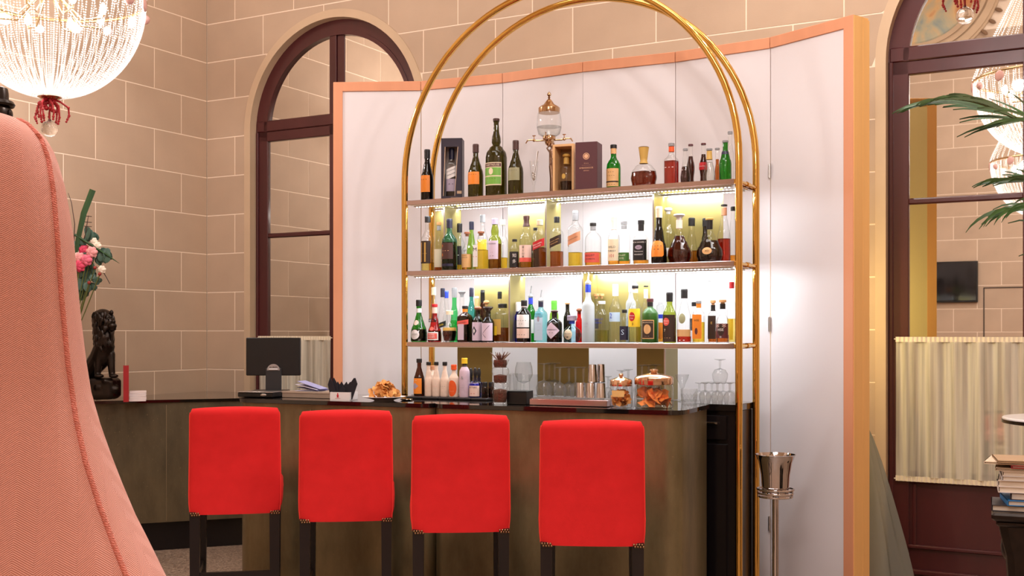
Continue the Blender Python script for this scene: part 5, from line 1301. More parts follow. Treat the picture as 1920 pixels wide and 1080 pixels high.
B(0, 1039, .20, 564, 17, 'jug', 'lime', 'lime green gin bottle with tall green cap behind the diamond label bottle', cap=('lgreen', .06, 1.5))
B(0, 1041, .09, 581, 29, 'jug', 'dark', 'black apothecary gin bottle with white diamond label', cap=('brown', .016, 1.3, 'ball'), labels=[('diamond', .12, .68, 1.15, 'lilac')], txt=[("HENDRICK'S", .43, 1.4, 'navy'), ('- -', .33, .5, 'navy')])
B(0, 1064, .21, 568, 15, 'jug', 'dark', 'dark slim bottle with light cork behind the round tequila bottle', cap=('cork', .008, 1.3, 'cork'))
B(0, 1071, .10, 592, 37, 'round', 'sky', 'round pale blue tequila bottle with cream oval label', liq=('clear', .4), cap=('mauve', .026, 1.7), foil=('blue', .7, .84), nr=.015, labels=[('oval', .10, .50, .55, 'cream', 0, -.25)], txt=[('Don Julio', .32, .8, 'bbrown', 0, -.25), ('-', .2, .2, 'bbrown', 0, -.25)], sy=.6)
B(0, 1086, .21, 578, 14, 'jug', 'red', 'small red brown bottle with ball stopper beside the frosted vodka', liq=('red', .3), cap=('wood', .02, 1.5, 'ball'))
B(0, 1102, .09, 531.5, 24, 'tall', 'frost', 'tall frosted vodka bottle with blue neck and white pourer', foil=('blue', .85, .98), labels=[], txt=[("L'OR", .32, .9, 'mauve'), ('VODKA', .27, .6, 'mauve')], pour='white')
B(0, 1116, .22, 551, 15, 'jug', 'clear', 'clear bottle with light cork at the back beside the frosted vodka', cap=('cork', .014, 1.4, 'cork'), labels=[('rect', .3, .5, 1.0, 'black')])
B(0, 1127, .25, 551, 14, 'jug', 'clear', 'second light corked bottle at the back behind the blue printed vodka', cap=('cork', .014, 1.4, 'cork'))
B(0, 1128, .10, 565, 27, 'jug', 'clear', 'clear vodka bottle with blue printed lettering', liq=('lime', .3), cap=('white', .014, 1.3), labels=[], txt=[('ABSOLUT', .56, 1.5, 'blue', 0, -.2), ('VODKA', .48, 1.2, 'blue', 0, -.2)])
B(0, 1154, .12, 533.5, 23, 'std', 'clear', 'clear vodka bottle with long white cap and pale blue label', cap=('white', .06), labels=[('rect', .36, .52, 1.2, 'lblue')], txt=[('2', .46, .5, 'blue', 0, -.4)])
B(0, 1171, .10, 581, 18, 'jug', 'pale', 'short clear bottle with navy label beside the yellow label rum', cap=('black', .016, 1.3), labels=[('rect', .08, .5, 1.2, 'navy')], txt=[('S', .32, .6, 'lblue')])
B(0, 1183, .22, 526, 19, 'tall', 'frost', 'tall pale frosted bottle behind the yellow label rum', cap=('white', .06))
B(0, 1191, .09, 536.6, 25, 'std', 'clear', 'white rum bottle with yellow label, red disc and steel pourer', liq=('yellow', .3), foil=('cream', .88, .96), cap=('black', .012), labels=[('rect', .28, .60, 1.15, 'yellow'), ('oval', .38, .54, .5, 'red', 0, -.15, .0014)], txt=[('Havana', .48, .8, 'white', 0, -.15), ('Club', .43, .5, 'white', 0, -.15), ('3', .33, .2, 'maroon')], pour=True)
B(0, 1211, .23, 536, 17, 'std', 'clear', 'clear bottle with dark rim behind the satin green rum bottle', cap=('black', .006), foil=('white', .78, .94))
B(0, 1219, .09, 560.5, 31, 'jug', 'satin', 'satin green rum bottle with square parchment label', cap=('maroon', .016, 1.2), foil=('black', .83, .92), nr=.0145, labels=[('rect', .09, .52, .85, 'tan'), ('rect', .11, .5, .75, 'bbrown', 0, 0, .0014), ('oval', .2, .42, .45, 'tan', 0, 0, .0018)], txt=[('DIPLOMATICO', .46, 1.3, 'cream'), ('- - -', .15, .5, 'cream')])
B(0, 1238, .18, 567, 14, 'can', 'pale', 'slim bottle with orange and blue label behind the dark rum', liq=('amber', .5), labels=[('rect', .1, .5, 1.3, 'orange'), ('rect', .6, .7, 1.3, 'blue')])
B(0, 1255.5, .09, 549, 25, 'std', 'ygreen', 'dark rum bottle with black label, red disc and number seven', liq=('brown', .5), cap=('black', .045), labels=[('rect', .02, .56, 1.25, 'bbrown'), ('oval', .34, .50, .5, 'coral', 0, -.2, .0014)], txt=[('Havana', .44, .8, 'white', 0, -.2), ('Club', .39, .5, 'white', 0, -.2), ('7', .25, .25, 'cream', 0, -.4), ('- - -', .1, .9, 'tan')])
B(0, 1283, .10, 542.7, 27, 'slope', 'clear', 'clear rum bottle with tan band label and black cap', liq=('red', .12), cap=('black', .045), labels=[('rect', .12, .25, 1.3, 'tan'), ('oval', .36, .55, .5, 'olive')], txt=[('- -', .05, .8, 'white')])
B(0, 1302, .21, 567, 17, 'jug', 'clear', 'small clear bottle with black cap behind the orange label rum', cap=('black', .02, 1.4), labels=[('rect', .3, .6, 1.1, 'black')])
B(0, 1310, .09, 564.6, 24, 'sqlow', 'clear', 'square rum bottle with bright orange label', liq=('gold', .5), cap=('grey', .012, 1.2), foil=('orange', .84, .94), labels=[('rect', .1, .68, .75, 'orange'), ('oval', .2, .36, .25, 'maroon', 0, -.1, .0015)], txt=[('HSE', .54, .8, 'bbrown')])
B(0, 1331, .24, 524, 15, 'tall', 'clear', 'tall empty clear bottle with dark ring at the back', cap=('grey', .01))
B(0, 1337, .16, 563, 19, 'sqlow', 'clear', 'corked rum bottle with brown label behind the lace pattern label', liq=('brown', .3), cap=('cork', .014, 1.35, 'cork'), foil=('black', .80, .95), labels=[('rect', .1, .68, .8, 'bbrown')], txt=[('E', .5, .3, 'gold')])
B(0, 1355, .09, 562, 28, 'squat', 'clear', 'corked rum bottle with dark lace pattern label', liq=('brown', .2), cap=('cork', .014, 1.35, 'cork'), foil=('black', .84, .97), labels=[('rect', .12, .48, 1.25, 'maroon'), ('oval', .18, .46, .55, 'bbrown', 0, 0, .0014)], txt=[('HSE', .33, .9, 'white'), ('*', .15, .3, 'white'), ('* *', .43, 1.6, 'pink')])
B(0, 1372, .19, 529.5, 18, 'std', 'clear', 'clear bottle of pale yellow liqueur with red and white cap behind the brass tube', liq=('yellow', .4), cap=('red', .03), labels=[('rect', .05, .4, .6, 'yellow')])

settle()
# ---- gift box with bottle, open wooden case, maroon box
def on_shelf(row, px, s):
    u, q = on_line(px, SL, A, N, s); return Vector((q.x, q.y, SHZ[row] + .0004))
q = on_shelf(2, 849, .12); hb = EYE + (HOR - 262) / FPX * q.y - q.z
gb = thing('gift_box', 'tall dark navy gift box with a cut-out window showing a blue bottle', 'box', q, ROT + radians(24))
bw, bd = .118, .104; navy = paint(34, 24, 44, .4); lin = paint(222, 190, 160, .4)
for s in (-1, 1):
    obj('side_panel', MB().box((s * (bw / 2 - .002), 0, hb / 2), (.004, bd, hb)), navy, gb, smooth=False)
obj('back_panel', MB().box((0, bd / 2 - .002, hb / 2), (bw, .004, hb)), navy, gb, smooth=False)
obj('inner_lining', MB().box((0, bd / 2 - .006, hb / 2), (bw - .01, .003, hb - .02)), paint(214, 196, 190, .5), gb, smooth=False)
obj('top_panel', MB().box((0, 0, hb - .002), (bw, bd, .004)), navy, gb, smooth=False)
obj('base_panel', MB().box((0, 0, .002), (bw, bd, .004)), navy, gb, smooth=False)
fr_ = MB(); y0 = -bd / 2
xl0, xl1, xr0, xr1, zl, zh = -.046, -.036, .018, .036, .06 * hb, .86 * hb
fr_.prism_y([(-bw / 2, 0), (bw / 2, 0), (bw / 2, zl), (-bw / 2, zl)], y0, y0 + .003).prism_y([(-bw / 2, zh), (bw / 2, zh), (bw / 2, hb), (-bw / 2, hb)], y0, y0 + .003)
fr_.prism_y([(-bw / 2, zl), (xl0, zl), (xl1, zh), (-bw / 2, zh)], y0, y0 + .003).prism_y([(xr0, zl), (bw / 2, zl), (bw / 2, zh), (xr1, zh)], y0, y0 + .003)
obj('front_panel', fr_, navy, gb, smooth=False)
obj('gold_trim', MB().tube([(xl0, y0 - .001, zl), (xl1, y0 - .001, zh)], .0016, 6).tube([(xr0, y0 - .001, zl), (xr1, y0 - .001, zh)], .0016, 6), lin, gb)
obj('plate', MB().box((.044, y0 - .001, .12 * hb), (.026, .002, .016)), paint(190, 160, 130), gb, smooth=False)
obj('lettering', flat_text('Johnnie Walker', .05, Vector((.02, y0, .035 * hb)), Vector((1, 0, 0)), Vector((0, 0, 1)), Vector((0, -1, 0))), paint(214, 186, 160), gb, smooth=False)
gq = q + Vector((cos(ROT + radians(24)) * -.006, sin(ROT + radians(24)) * -.006, .0045))
bottle_at(gq, ROT + radians(24), hb * .84, .030, 'sqtall', 'clear', 'blue glass scotch bottle standing inside the navy gift box', liq=('plum', .5), cap=('navy', .06), labels=[('rect', .42, .62, 1.25, 'white', .05), ('rect', .16, .4, 1.2, 'mauve')], txt=[('JOHNNIE', .56, 1.3, 'navy', .05), ('WALKER', .49, 1.3, 'navy', .05), ('- -', .3, .8, 'navy')])
# wooden presentation case (open to the front) with a decanter
q = on_shelf(2, 1062, .13); hb = EYE + (HOR - 273) / FPX * q.y - q.z
wc = thing('wooden_case', 'open pale wooden presentation case beside the maroon box', 'box', q, ROT + radians(8))
oak = mat('pale_oak', rgb(222, 176, 124), .5, noise=.08, nscale=10, stretch=(1, 1, .1)); bw, bd = .118, .11
for s in (-1, 1): obj('side_panel', MB().box((s * (bw / 2 - .006), 0, hb / 2), (.012, bd, hb)), oak, wc, smooth=False)
obj('back_panel', MB().box((0, bd / 2 - .003, hb / 2), (bw - .024, .006, hb - .002)), mat('case_lining', rgb(150, 112, 70), .7), wc, smooth=False)
for z in (.006, hb - .006): obj('end_panel', MB().box((0, 0, z), (bw - .024, bd, .012)), oak, wc, smooth=False)
bottle_at(q + Vector((.0, -.004, .013)), ROT, hb * .70, .035, 'jug', 'clear', 'rounded decanter with gold stopper inside the open wooden case', liq=('dark', .28), foil=('gold', .8, .98), cap=('gold', .02, 1.4, 'ball'), labels=[('oval', .34, .5, .3, 'gold')], cat='bottle')
q = on_shelf(2, 1104, .075); hb = EYE + (HOR - 269) / FPX * q.y - q.z
mbx = thing('maroon_box', 'upright maroon presentation box with gold crest', 'box', q, ROT + radians(10))
obj('body', MB().box((0, 0, hb / 2), (.118, .105, hb), bev=.0015), mat('maroon_card', rgb(84, 44, 50), .5), mbx, smooth=False)
X_, Z_, Y_ = Vector((1, 0, 0)), Vector((0, 0, 1)), Vector((0, -1, 0)); g_ = paint(226, 178, 140, .4)
def disc(r, x, z, y, m, par, nm='crest'):
    return obj(nm, MB().add([(x + r * cos(2 * pi * i / 28), y, z + r * sin(2 * pi * i / 28)) for i in range(28)], [tuple(range(28))]), m, par, smooth=False)
disc(.0175, 0, hb * .70, -.0532, g_, mbx); disc(.014, 0, hb * .70, -.0535, MATS['maroon_card'], mbx, 'crest_inner'); disc(.011, 0, hb * .70, -.0538, g_, mbx, 'crest_centre')
for st, w, z in (('* * *', .024, .55), ('- - - - - - -', .045, .51), ('AMBASSADOR', .076, .455), ('selection', .03, .40)):
    obj('lettering', flat_text(st, w, Vector((0, -.0527, hb * z)), X_, Z_, Y_), g_, mbx, smooth=False)

# ---- absinthe fountain and glass with spoon
q = on_shelf(2, 1029.6, .225); kz = lambda y: EYE + (HOR - y) / FPX * q.y - q.z
afb = mat('aged_brass', rgb(186, 152, 116), .16, 1.0)
af = thing('absinthe_fountain', 'tall absinthe fountain with glass bowl, brass lid and four taps', 'fountain', q, ROT)
obj('finial', MB().lathe([(.004, kz(185)), (.008, kz(183)), (.004, kz(181.5)), (.012, kz(178)), (.009, kz(175)), (.001, kz(172))], 14), afb, af)
obj('lid', MB().lathe([(.058, kz(212)), (.060, kz(208)), (.060, kz(203)), (.055, kz(201)), (.030, kz(196)), (.018, kz(190)), (.008, kz(186)), (.003, kz(185))], 28), afb, af)
obj('glass_bowl', MB().lathe([(.030, kz(258)), (.060, kz(252)), (.069, kz(240)), (.068, kz(225)), (.062, kz(211))], 28, closed=False), glass('glass_clear', GL['clear']), af)
obj('water', MB().lathe([(.030, kz(257)), (.057, kz(251)), (.066, kz(240)), (.066, kz(238))], 28), lmat('clear'), af)
obj('tap_hub', MB().lathe([(.010, kz(274)), (.022, kz(270)), (.024, kz(266)), (.034, kz(263)), (.036, kz(259)), (.034, kz(255)), (.028, kz(254))], 24), afb, af)
for a in (.25, .25 + pi / 2, .25 + pi, .25 + 1.5 * pi):
    d = Vector((cos(a), sin(a), 0)); z = kz(263)
    tp = obj('tap', MB().tube([d * .03 + Z_ * z, d * .07 + Z_ * z, d * .10 + Z_ * (z + .006), d * .122 + Z_ * (z + .004), d * .132 + Z_ * (z - .012)], [.005, .005, .0045, .004, .0035], 8).ball(tuple(d * .085 + Z_ * (z + .003)), .009, 10, 8), afb, af)
    obj('handle', MB().tube([d * .085 + Z_ * (z + .006), d * .085 + Z_ * (z + .028)], .0025, 6).tube([d * .076 + Z_ * (z + .028), d * .094 + Z_ * (z + .028)], .003, 6), afb, tp)
# figure column: a slender body holding the bowl up, one raised arm
fg = MB(); bx = .014
fg.limb([(bx, 0, .02), (bx + .003, 0, .10), (bx - .002, 0, .17)], [.011, .012, .013], 10).limb([(bx - .002, 0, .17), (bx - .004, 0, .215), (bx, 0, .25)], [.012, .010, .014], 10)
fg.limb([(bx, 0, .25), (bx + .002, 0, .268)], [.007, .006], 8).ball((bx + .003, 0, .282), (.011, .012, .014), 12, 10).ball((bx + .006, .006, .286), (.011, .010, .012), 10, 8)
fg.limb([(bx - .012, 0, .25), (bx - .026, -.004, .27), (bx - .014, 0, kz(274))], [.006, .005, .0045], 8)
fg.limb([(bx + .010, 0, .25), (bx + .012, -.012, .21), (bx + .002, -.018, .18)], [.006, .005, .004], 8)
figm = mat('aged_bronze_figure', rgb(150, 120, 100), .3, .9)
fo = obj('figure', fg, figm, af, ang=180); md = fo.modifiers.new('remesh', 'REMESH'); md.mode = 'VOXEL'; md.voxel_size = .003; md.use_smooth_shade = True
obj('foot', MB().lathe([(.044, 0, 2), (.045, .006, 2), (.038, .012, 2), (.03, .018, 2), (.018, .028, 2)], 28, (bx, 0, 0)), afb, af)
q = on_shelf(2, 1001, .10)
ag = thing('absinthe_glass', 'tall slim stemmed glass with an ornate slotted spoon leaning in it', 'glass', q, ROT)
obj('glass_body', MB().lathe([(.024, 0), (.024, .003), (.006, .01), (.005, .05), (.010, .07), (.018, .11), (.024, .185)], 22, closed=False), glass('glass_clear', GL['clear']), ag)
spn = thing('slotted_spoon', 'ornate silver slotted spoon standing in the slim absinthe glass', 'spoon', q + Vector((0, 0, .0)), ROT)
obj('handle', MB().tube([(.006, -.004, .12), (.018, -.004, .18), (.026, -.004, .235)], [.002, .0022, .005], 8), steel_b, spn)
sb_ = MB()
for i in range(9): sb_.ball((.0 + .008 * cos(i * 2.1), -.006, .088 + .006 * i * .7), (.005, .002, .005), 8, 6)
obj('bowl', sb_.ball((.002, -.004, .1), (.010, .002, .024), 10, 8), steel_b, spn)

# ------------------------------------------------------------------ things on the bar top
def on_bar(px, s, dz=.0004):
    u, p = on_line(px, BO, BD, BM, s); return Vector((p.x, p.y, BTOP + dz))
def tz(q, y): return EYE + (HOR - y) / FPX * q.y - q.z
# till monitor
q = on_bar(513, .42)
mo_ = thing('till_monitor', 'black till monitor seen from behind with a silver half-round badge', 'monitor', q, radians(2))
W_ = 101 * q.y / FPX; z0, z1 = tz(q, 704), tz(q, 633)
obj('housing', MB().box((0, 0, (z0 + z1) / 2), (W_, .03, z1 - z0), bev=.004).box((0, .02, (z0 + z1) / 2), (W_ - .06, .02, z1 - z0 - .06), bev=.006), black_mat, mo_)
obj('stand', MB().box((.004, -.022, (z0 + .03) / 2 + .01), (.088, .02, z0 + .035), bev=.003), mat('dark_plastic', rgb(34, 32, 34), .5), mo_)
bd_ = MB().prism_y([(.036 * cos(pi * i / 20), .036 * sin(pi * i / 20)) for i in range(21)], -.006, .0)
bo = obj('badge', bd_, mat('silver_plastic', rgb(176, 172, 172), .3, .6), mo_, (.004, -.027, z0 + .03))
obj('lettering', flat_text('AURES', .045, Vector((0, -.006, .017)), X_, Z_, Y_), black_mat, bo, smooth=False)
obj('bar', MB().box((0, -.008, .006), (.05, .006, .008), bev=.002), paint(220, 216, 214, .3), bo)
obj('foot', MB().box((-.02, .0, .012), (.20, .16, .022), bev=.004), black_mat, mo_)
q = on_bar(490, .16)
kb = thing('till_tray', 'flat black till tray with a silver edge on the bar end', 'tray', q, BROT + radians(8))
obj('body', MB().box((0, 0, .014), (.21, .14, .026), bev=.004), black_mat, kb)
obj('silver_edge', MB().box((0, -.0, .029), (.212, .142, .004), bev=.001), steel_b, kb)
obj('logo_plate', MB().ball((.05, -.071, .014), (.018, .002, .008), 12, 6), steel_b, kb)
q = on_bar(594, .26)
tr = thing('wood_tray', 'long taupe wooden tray under the papers on the bar', 'tray', q, BROT)
obj('body', MB().box((0, 0, .017), (.31, .20, .034), bev=.002), mat('taupe_wood', rgb(158, 138, 122), .5, noise=.08, nscale=9), tr, smooth=False)
obj('front_lip', MB().box((0, -.1005, .03), (.312, .003, .008)), mat('taupe_lip', rgb(182, 160, 142), .45), tr, smooth=False)
for i, (dx, a, c, tilt) in enumerate([(0, .1, (190, 190, 214), .0), (.012, -.12, (66, 64, 120), .10), (.0, .02, (214, 208, 220), .2), (.01, .14, (150, 150, 190), .3)]):
    pth = MB().add([(-.07, -.05, .0), (.07, -.05, 0), (.07, .05, .0), (-.07, .05, .0), (-.07, -.05, .002), (.07, -.05, .002), (.07, .05, .002), (-.07, .05, .002)], [(3, 2, 1, 0), (4, 5, 6, 7), (0, 1, 5, 4), (1, 2, 6, 5), (2, 3, 7, 6), (3, 0, 4, 7)])
    o = obj('leaflet', pth, paint(*c), None, on_bar(583, .24) + Vector((dx, 0, .036 + .003 * i + .07 * sin(tilt))), BROT + a, smooth=False)
    o.rotation_euler = (0, tilt, BROT + a)
    tag(o, ['pale blue leaflet lying lowest on the taupe tray', 'dark blue leaflet slanting on the taupe tray', 'white leaflet tilted over the blue one on the tray', 'thin lilac leaflet leaning steepest on the tray'][i], 'leaflet', 'leaflets on the taupe tray')
q = on_bar(645, .10)
nb = thing('napkin_box', 'white napkin box with a small red emblem on the bar', 'napkin holder', q, BROT + radians(6))
NH = .042; hw_ = .056
obj('box', MB().box((0, -.046, NH / 2), (2 * hw_, .004, NH)).box((0, .046, NH / 2), (2 * hw_, .004, NH)).box((-hw_ + .002, 0, NH / 2), (.004, .092, NH)).box((hw_ - .002, 0, NH / 2), (.004, .092, NH)).box((0, 0, .002), (2 * hw_, .092, .004)), paint(238, 232, 232, .4), nb, smooth=False)
em = MB().ball((-.012, -.0485, .024), (.006, .0006, .007), 10, 6).ball((-.012, -.0485, .034), (.0035, .0006, .004), 10, 6).box((-.012, -.0485, .016), (.012, .0008, .003)).box((-.012, -.0485, .010), (.03, .0008, .0012))
obj('emblem', em, paint(196, 30, 50), nb, smooth=False)
nap = mat('black_napkin', rgb(24, 20, 30), .8)
for i in range(9):
    t = (i - 4) / 4; x = .042 * t; zt_ = .112 - .042 * (1 - abs(t)) + .010 * (i % 2)
    n_ = MB().prism_y([(x - .018, 0), (x + .018, 0), (x + .022 + .026 * t, zt_ * .72), (x + .030 * t + .006, zt_), (x - .016 + .020 * t, zt_ * .66)], -.03 + .008 * (i % 4), -.026 + .008 * (i % 4))
    o = obj('napkin', n_, nap, None, q + Vector((0, 0, .0045)), BROT + radians(6), smooth=False)
    tag(o, 'folded black paper napkin standing in the white box', 'napkin', 'black napkins standing in the white box')
# plate of crisps
q = on_bar(720, .15)
pl = thing('crisp_plate', 'white plate under the heap of crisps on the bar', 'plate', q)
obj('dish', MB().lathe([(.05, 0), (.055, .004), (.085, .012), (.110, .018), (.112, .020), (.108, .021), (.08, .016), (.05, .009), (.001, .008)], 40), paint(240, 236, 236, .25), pl)
crm = mat('crisp', rgb(226, 160, 86), .6, noise=.2, nscale=40)
rnd = random.Random(21)
def crisp_mesh(seed):
    r = random.Random(seed); a1, a2, a3 = r.uniform(.004, .010), r.uniform(0, 6), r.uniform(.002, .005)
    vs = []; n = 14
    for k in range(4):
        for i in range(n):
            a = 2 * pi * i / n; rr = (.021 + .004 * sin(2 * a + a2) + .002 * sin(5 * a)) * k / 3
            vs.append((rr * cos(a) * 1.15, rr * sin(a), a1 * (rr / .02) ** 2 * cos(2 * a) + a3 * sin(6 * a) * (k / 3) + .0))
    fs = [(k * n + i, k * n + (i + 1) % n, (k + 1) * n + (i + 1) % n, (k + 1) * n + i) for k in range(3) for i in range(n)]
    me = MB().add(vs, fs).mesh('crisp', True, 70); me.materials.append(crm); return me
CM = [crisp_mesh(i) for i in range(6)]
for i in range(58):
    t = rnd.random() ** .7; a = rnd.uniform(0, 2 * pi); R = .082 * (1 - t * .8) * sqrt(rnd.random() * .7 + .3)
    o = link('crisp', CM[i % 6], None, None, q + Vector((R * cos(a), R * .85 * sin(a), .024 + .062 * t)))
    o.rotation_euler = (rnd.uniform(-1.1, 1.1), rnd.uniform(-1.1, 1.1), rnd.uniform(0, 6))
    tag(o, 'curled golden crisp in the heap on the white plate', 'crisp', 'crisps heaped on the plate')
# coaster disc and cable
q = on_bar(762, .20)
tag(obj('steel_saucer', MB().lathe([(.022, 0), (.028, .002), (.034, .006), (.033, .007), (.02, .004), (.001, .004)], 28), steel, None, q), 'small shiny steel saucer at the foot of the brass tube', 'saucer')
# bitters bottles
mt = thing('bar_mat', 'long black rubber bar mat under the bitters bottles', 'mat', on_bar(846, .40), BROT)
for i in range(5): obj('tile', MB().box((-.19 + .095 * i, 0, .006), (.092, .13, .012), bev=.003), mat('rubber', rgb(36, 32, 34), .55), mt)
def bit(px, s, ytop, w, kind, gl, lab, **k):
    q = on_bar(px, s, .0128); h = tz(q, ytop); R = w / 2 * q.y / FPX
    if k.get('cap') and len(k['cap']) > 3: h -= k['cap'][1]
    return bottle_at(q, BROT, h, R, kind, gl, lab, group='bitters bottles on the bar mat', **k)
bit(786, .40, 673, 20.5, 'slope', 'brown', 'brown glass bitters bottle with orange label, tallest on the mat', liq=('dark', .5), cap=('black', .02, 1.35), nr=.011, labels=[('rect', .06, .48, .95, 'orange'), ('diamond', .18, .36, .7, 'mauve', 0, -.35, .0014)], txt=[('- -', .42, .8, 'cream', 0, -.4)])
bit(803.5, .40, 679, 14.5, 'slope', 'paper', 'paper wrapped bitters bottle beside the brown glass one', cap=('black', .016, 1.3), nr=.0095, txt=[('- - - -', .3, 1.1, 'coral')])
bit(818, .40, 679, 15.5, 'slope', 'paper', 'paper wrapped bitters bottle, middle of the three', cap=('black', .016, 1.3), nr=.0095, txt=[('- - - -', .3, 1.2, 'coral')])
bit(834, .40, 679, 16.5, 'slope', 'paper', 'paper wrapped bitters bottle beside the orange capped one', cap=('black', .018, 1.3), nr=.0095, txt=[('- - -', .3, 1.0, 'olive')])
bit(851, .39, 684, 18.5, 'std', 'paper', 'bitters bottle with orange cap and orange fruit label', cap=('dorange', .026, 1.5), nr=.010, labels=[('oval', .02, .52, 1.0, 'dorange')], txt=[('- - -', .18, .8, 'cream')])
bit(871, .39, 671.7, 20, 'jug', 'lilac', 'bitters bottle in oversized lilac paper with yellow cap', cap=('yellow', .028, 1.5), nr=.0105, foil=('bbrown', .78, .9), txt=[('&', .5, .5, 'grey'), ('- -', .25, .5, 'grey')])
bit(891, .39, 689, 22, 'jug', 'blue', 'cobalt blue dropper bottle with white label', liq=('plum', .5), cap=('black', .05, 1.1, 'ball'), nr=.009, labels=[('rect', .06, .72, 1.2, 'pink')], txt=[('BITTERS', .5, 1.4, 'bbrown'), ('- -', .2, .7, 'red')])
bit(898, .47, 690, 16, 'jug', 'blue', 'second cobalt dropper bottle behind the white labelled one', cap=('black', .05, 1.1, 'ball'), nr=.009)
bit(883, .50, 690, 15, 'jug', 'dark', 'dark dropper bottle behind the lilac wrapped bitters', cap=('black', .05, 1.1, 'ball'), nr=.009)
bit(909, .36, 717, 12, 'jug', 'brown', 'tiny brown glass vial with black cap beside the blue dropper', liq=('dark', .6), cap=('black', .022, 1.6), nr=.009)
bit(921, .40, 717, 11, 'jug', 'brown', 'tiny brown vial half hidden by the hourglass jar', liq=('dark', .6), cap=('black', .022, 1.6), nr=.009)
bit(811, .50, 686, 15, 'jug', 'paper', 'pinkish bottle tucked behind the paper wrapped bitters', cap=('copper', .02), nr=.01)
# hourglass spice jar
q = on_bar(938, .09)
hj = thing('hourglass_jar', 'hourglass shaped stacked glass jar full of brown spice and twigs', 'jar', q, BROT)
ys = [(.036, 764), (.040, 762), (.040, 757), (.034, 755), (.037, 744), (.040, 735), (.034, 728), (.040, 725), (.040, 720), (.030, 716), (.034, 706), (.043, 697), (.041, 692), (.030, 687), (.037, 680), (.044, 674)]
ob_ = [(r, max(tz(q, y), 0)) for r, y in ys]; ob_[0] = (.036, 0); ob_[1] = (.04, .003)
obj('glass_body', MB().lathe(dense([(a, b, 2) for a, b in ob_]), 26, closed=False).lathe([(.036, .001), (.001, .002)], 26, closed=False), glass('glass_clear', GL['clear']), hj, ang=50)
spice = mat('brown_spice', rgb(84, 44, 26), .8, noise=.35, nscale=90, bump=.6, bscale=150)
for a, b in ((754, 731), (718, 704), (689, 675)):
    z0_, z1_ = tz(q, a), tz(q, b); sp = MB()
    sp.lathe([(.028, z0_), (.033, z0_ + (z1_ - z0_) * .4), (.031, z1_), (.004, z1_ + .006)], 20)
    obj('spice_filling', sp, spice, hj)
tw = MB(); rnd = random.Random(4)
for i in range(13):
    a = rnd.uniform(0, 6.28); tw.tube([(.012 * cos(a), .012 * sin(a), tz(q, 676)), (.03 * cos(a), .03 * sin(a), tz(q, 668)), (.05 * cos(a), .045 * sin(a), tz(q, 662 + rnd.uniform(-3, 4)))], [.003, .004, .0015], 6)
obj('dried_sprig', tw, paint(120, 96, 82), hj)
# black box
q = on_bar(975, .15)
bb = thing('black_caddy', 'small black lidded box on the bar beside the spice jar', 'box', q, BROT)
hb = tz(q, 732)
obj('body', MB().box((0, 0, hb * .46), (.105, .085, hb * .92), bev=.002), black_mat, bb)
obj('lid', MB().box((0, 0, hb * .96), (.107, .087, hb * .075), bev=.002), black_mat, bb)
# drip tray
u0, a0 = bpx(1000, .08); u1, a1 = bpx(1146, .08); q = on_bar(1074, .16)
dt = thing('drip_tray', 'long brushed steel drip tray along the bar edge', 'tray', q, BROT)
Lt = u1 - u0
obj('tray_body', MB().box((0, 0, .016), (Lt, .14, .030), bev=.002), mat('rosy_steel', rgb(196, 170, 172), .25, 1.0), dt)
gr = MB()
for i in range(40): gr.box((-Lt / 2 + .01 + (Lt - .02) * i / 39, 0, .0325), (.004, .126, .004))
obj('grille', gr, steel_b, dt, smooth=False)
# crisp jars with rose gold lids
lidm = mat('rose_gold_lid', rgb(232, 196, 166), .14, 1.0)
def jar(px, s, base, top, w, lidh, label, seed, n, col, size):
    q = on_bar(px, s); R = w / 2 * q.y / FPX; H = tz(q, top); zl = H - lidh * q.y / FPX
    j = thing('crisp_jar', label, 'jar', q, BROT)
    obj('glass_body', MB().lathe([(R * .9, .0), (R, .006), (R, zl - .02), (R * .95, zl - .008), (R * .92, zl)], 36, closed=False).lathe([(R * .9, .001), (R * .5, .006), (.001, .008)], 36, closed=False), glass('glass_clear', GL['clear']), j, ang=50)
    obj('lid', MB().lathe([(R * .98, zl - .004), (R * 1.0, zl), (R * 1.0, zl + (H - zl) * .38), (R * .93, zl + (H - zl) * .48), (R * .5, zl + (H - zl) * .62), (R * .22, zl + (H - zl) * .70), (R * .16, zl + (H - zl) * .76), (R * .22, zl + (H - zl) * .86), (R * .2, zl + (H - zl) * .95), (R * .05, H)], 36), lidm, j)
    r = random.Random(seed); cm = mat('jar_crisp_%d' % seed, col, .55, noise=.2, nscale=60)
    mm = []
    for i in range(3):
        me = CM[i].copy(); me.materials.clear(); me.materials.append(cm); mm.append(me)
    for i in range(n):
        rr = (R - size * .021 * 1.25) * sqrt(r.random()); a = r.uniform(0, 6.28)
        o = link('crisp', mm[i % 3], None, None, q + Vector((rr * cos(a), rr * sin(a), .012 + size * .012 + (zl - .036 - size * .02) * (i + .5) / n)))
        o.rotation_euler = (r.uniform(-1.3, 1.3), r.uniform(-1.3, 1.3), r.uniform(0, 6)); o.scale = (size,) * 3
        tag(o, 'curled orange crisp inside the wide glass jar' if seed == 2 else 'small brown crisp inside the narrow glass jar', 'crisp', 'crisps in the wide jar' if seed == 2 else 'crisps in the narrow jar')
    return j, R, zl
j1, R1, zl1 = jar(1164.5, .085, 770, 700, 42, 22, 'narrow glass jar of brown crisps with rose gold lid and gold label', 1, 60, rgb(240, 164, 84), .62)
ml, S = patch([(R1, 0, 2), (R1, .2, 2)], 'rect', zl1 * .5, zl1 * .78, .6); obj('label', ml, paint(224, 186, 118, .35), j1)
j2, R2, zl2 = jar(1226, .12, 769, 691, 73, 28, 'wide glass jar of orange crisps with rose gold lid', 2, 34, rgb(250, 148, 66), 1.25)

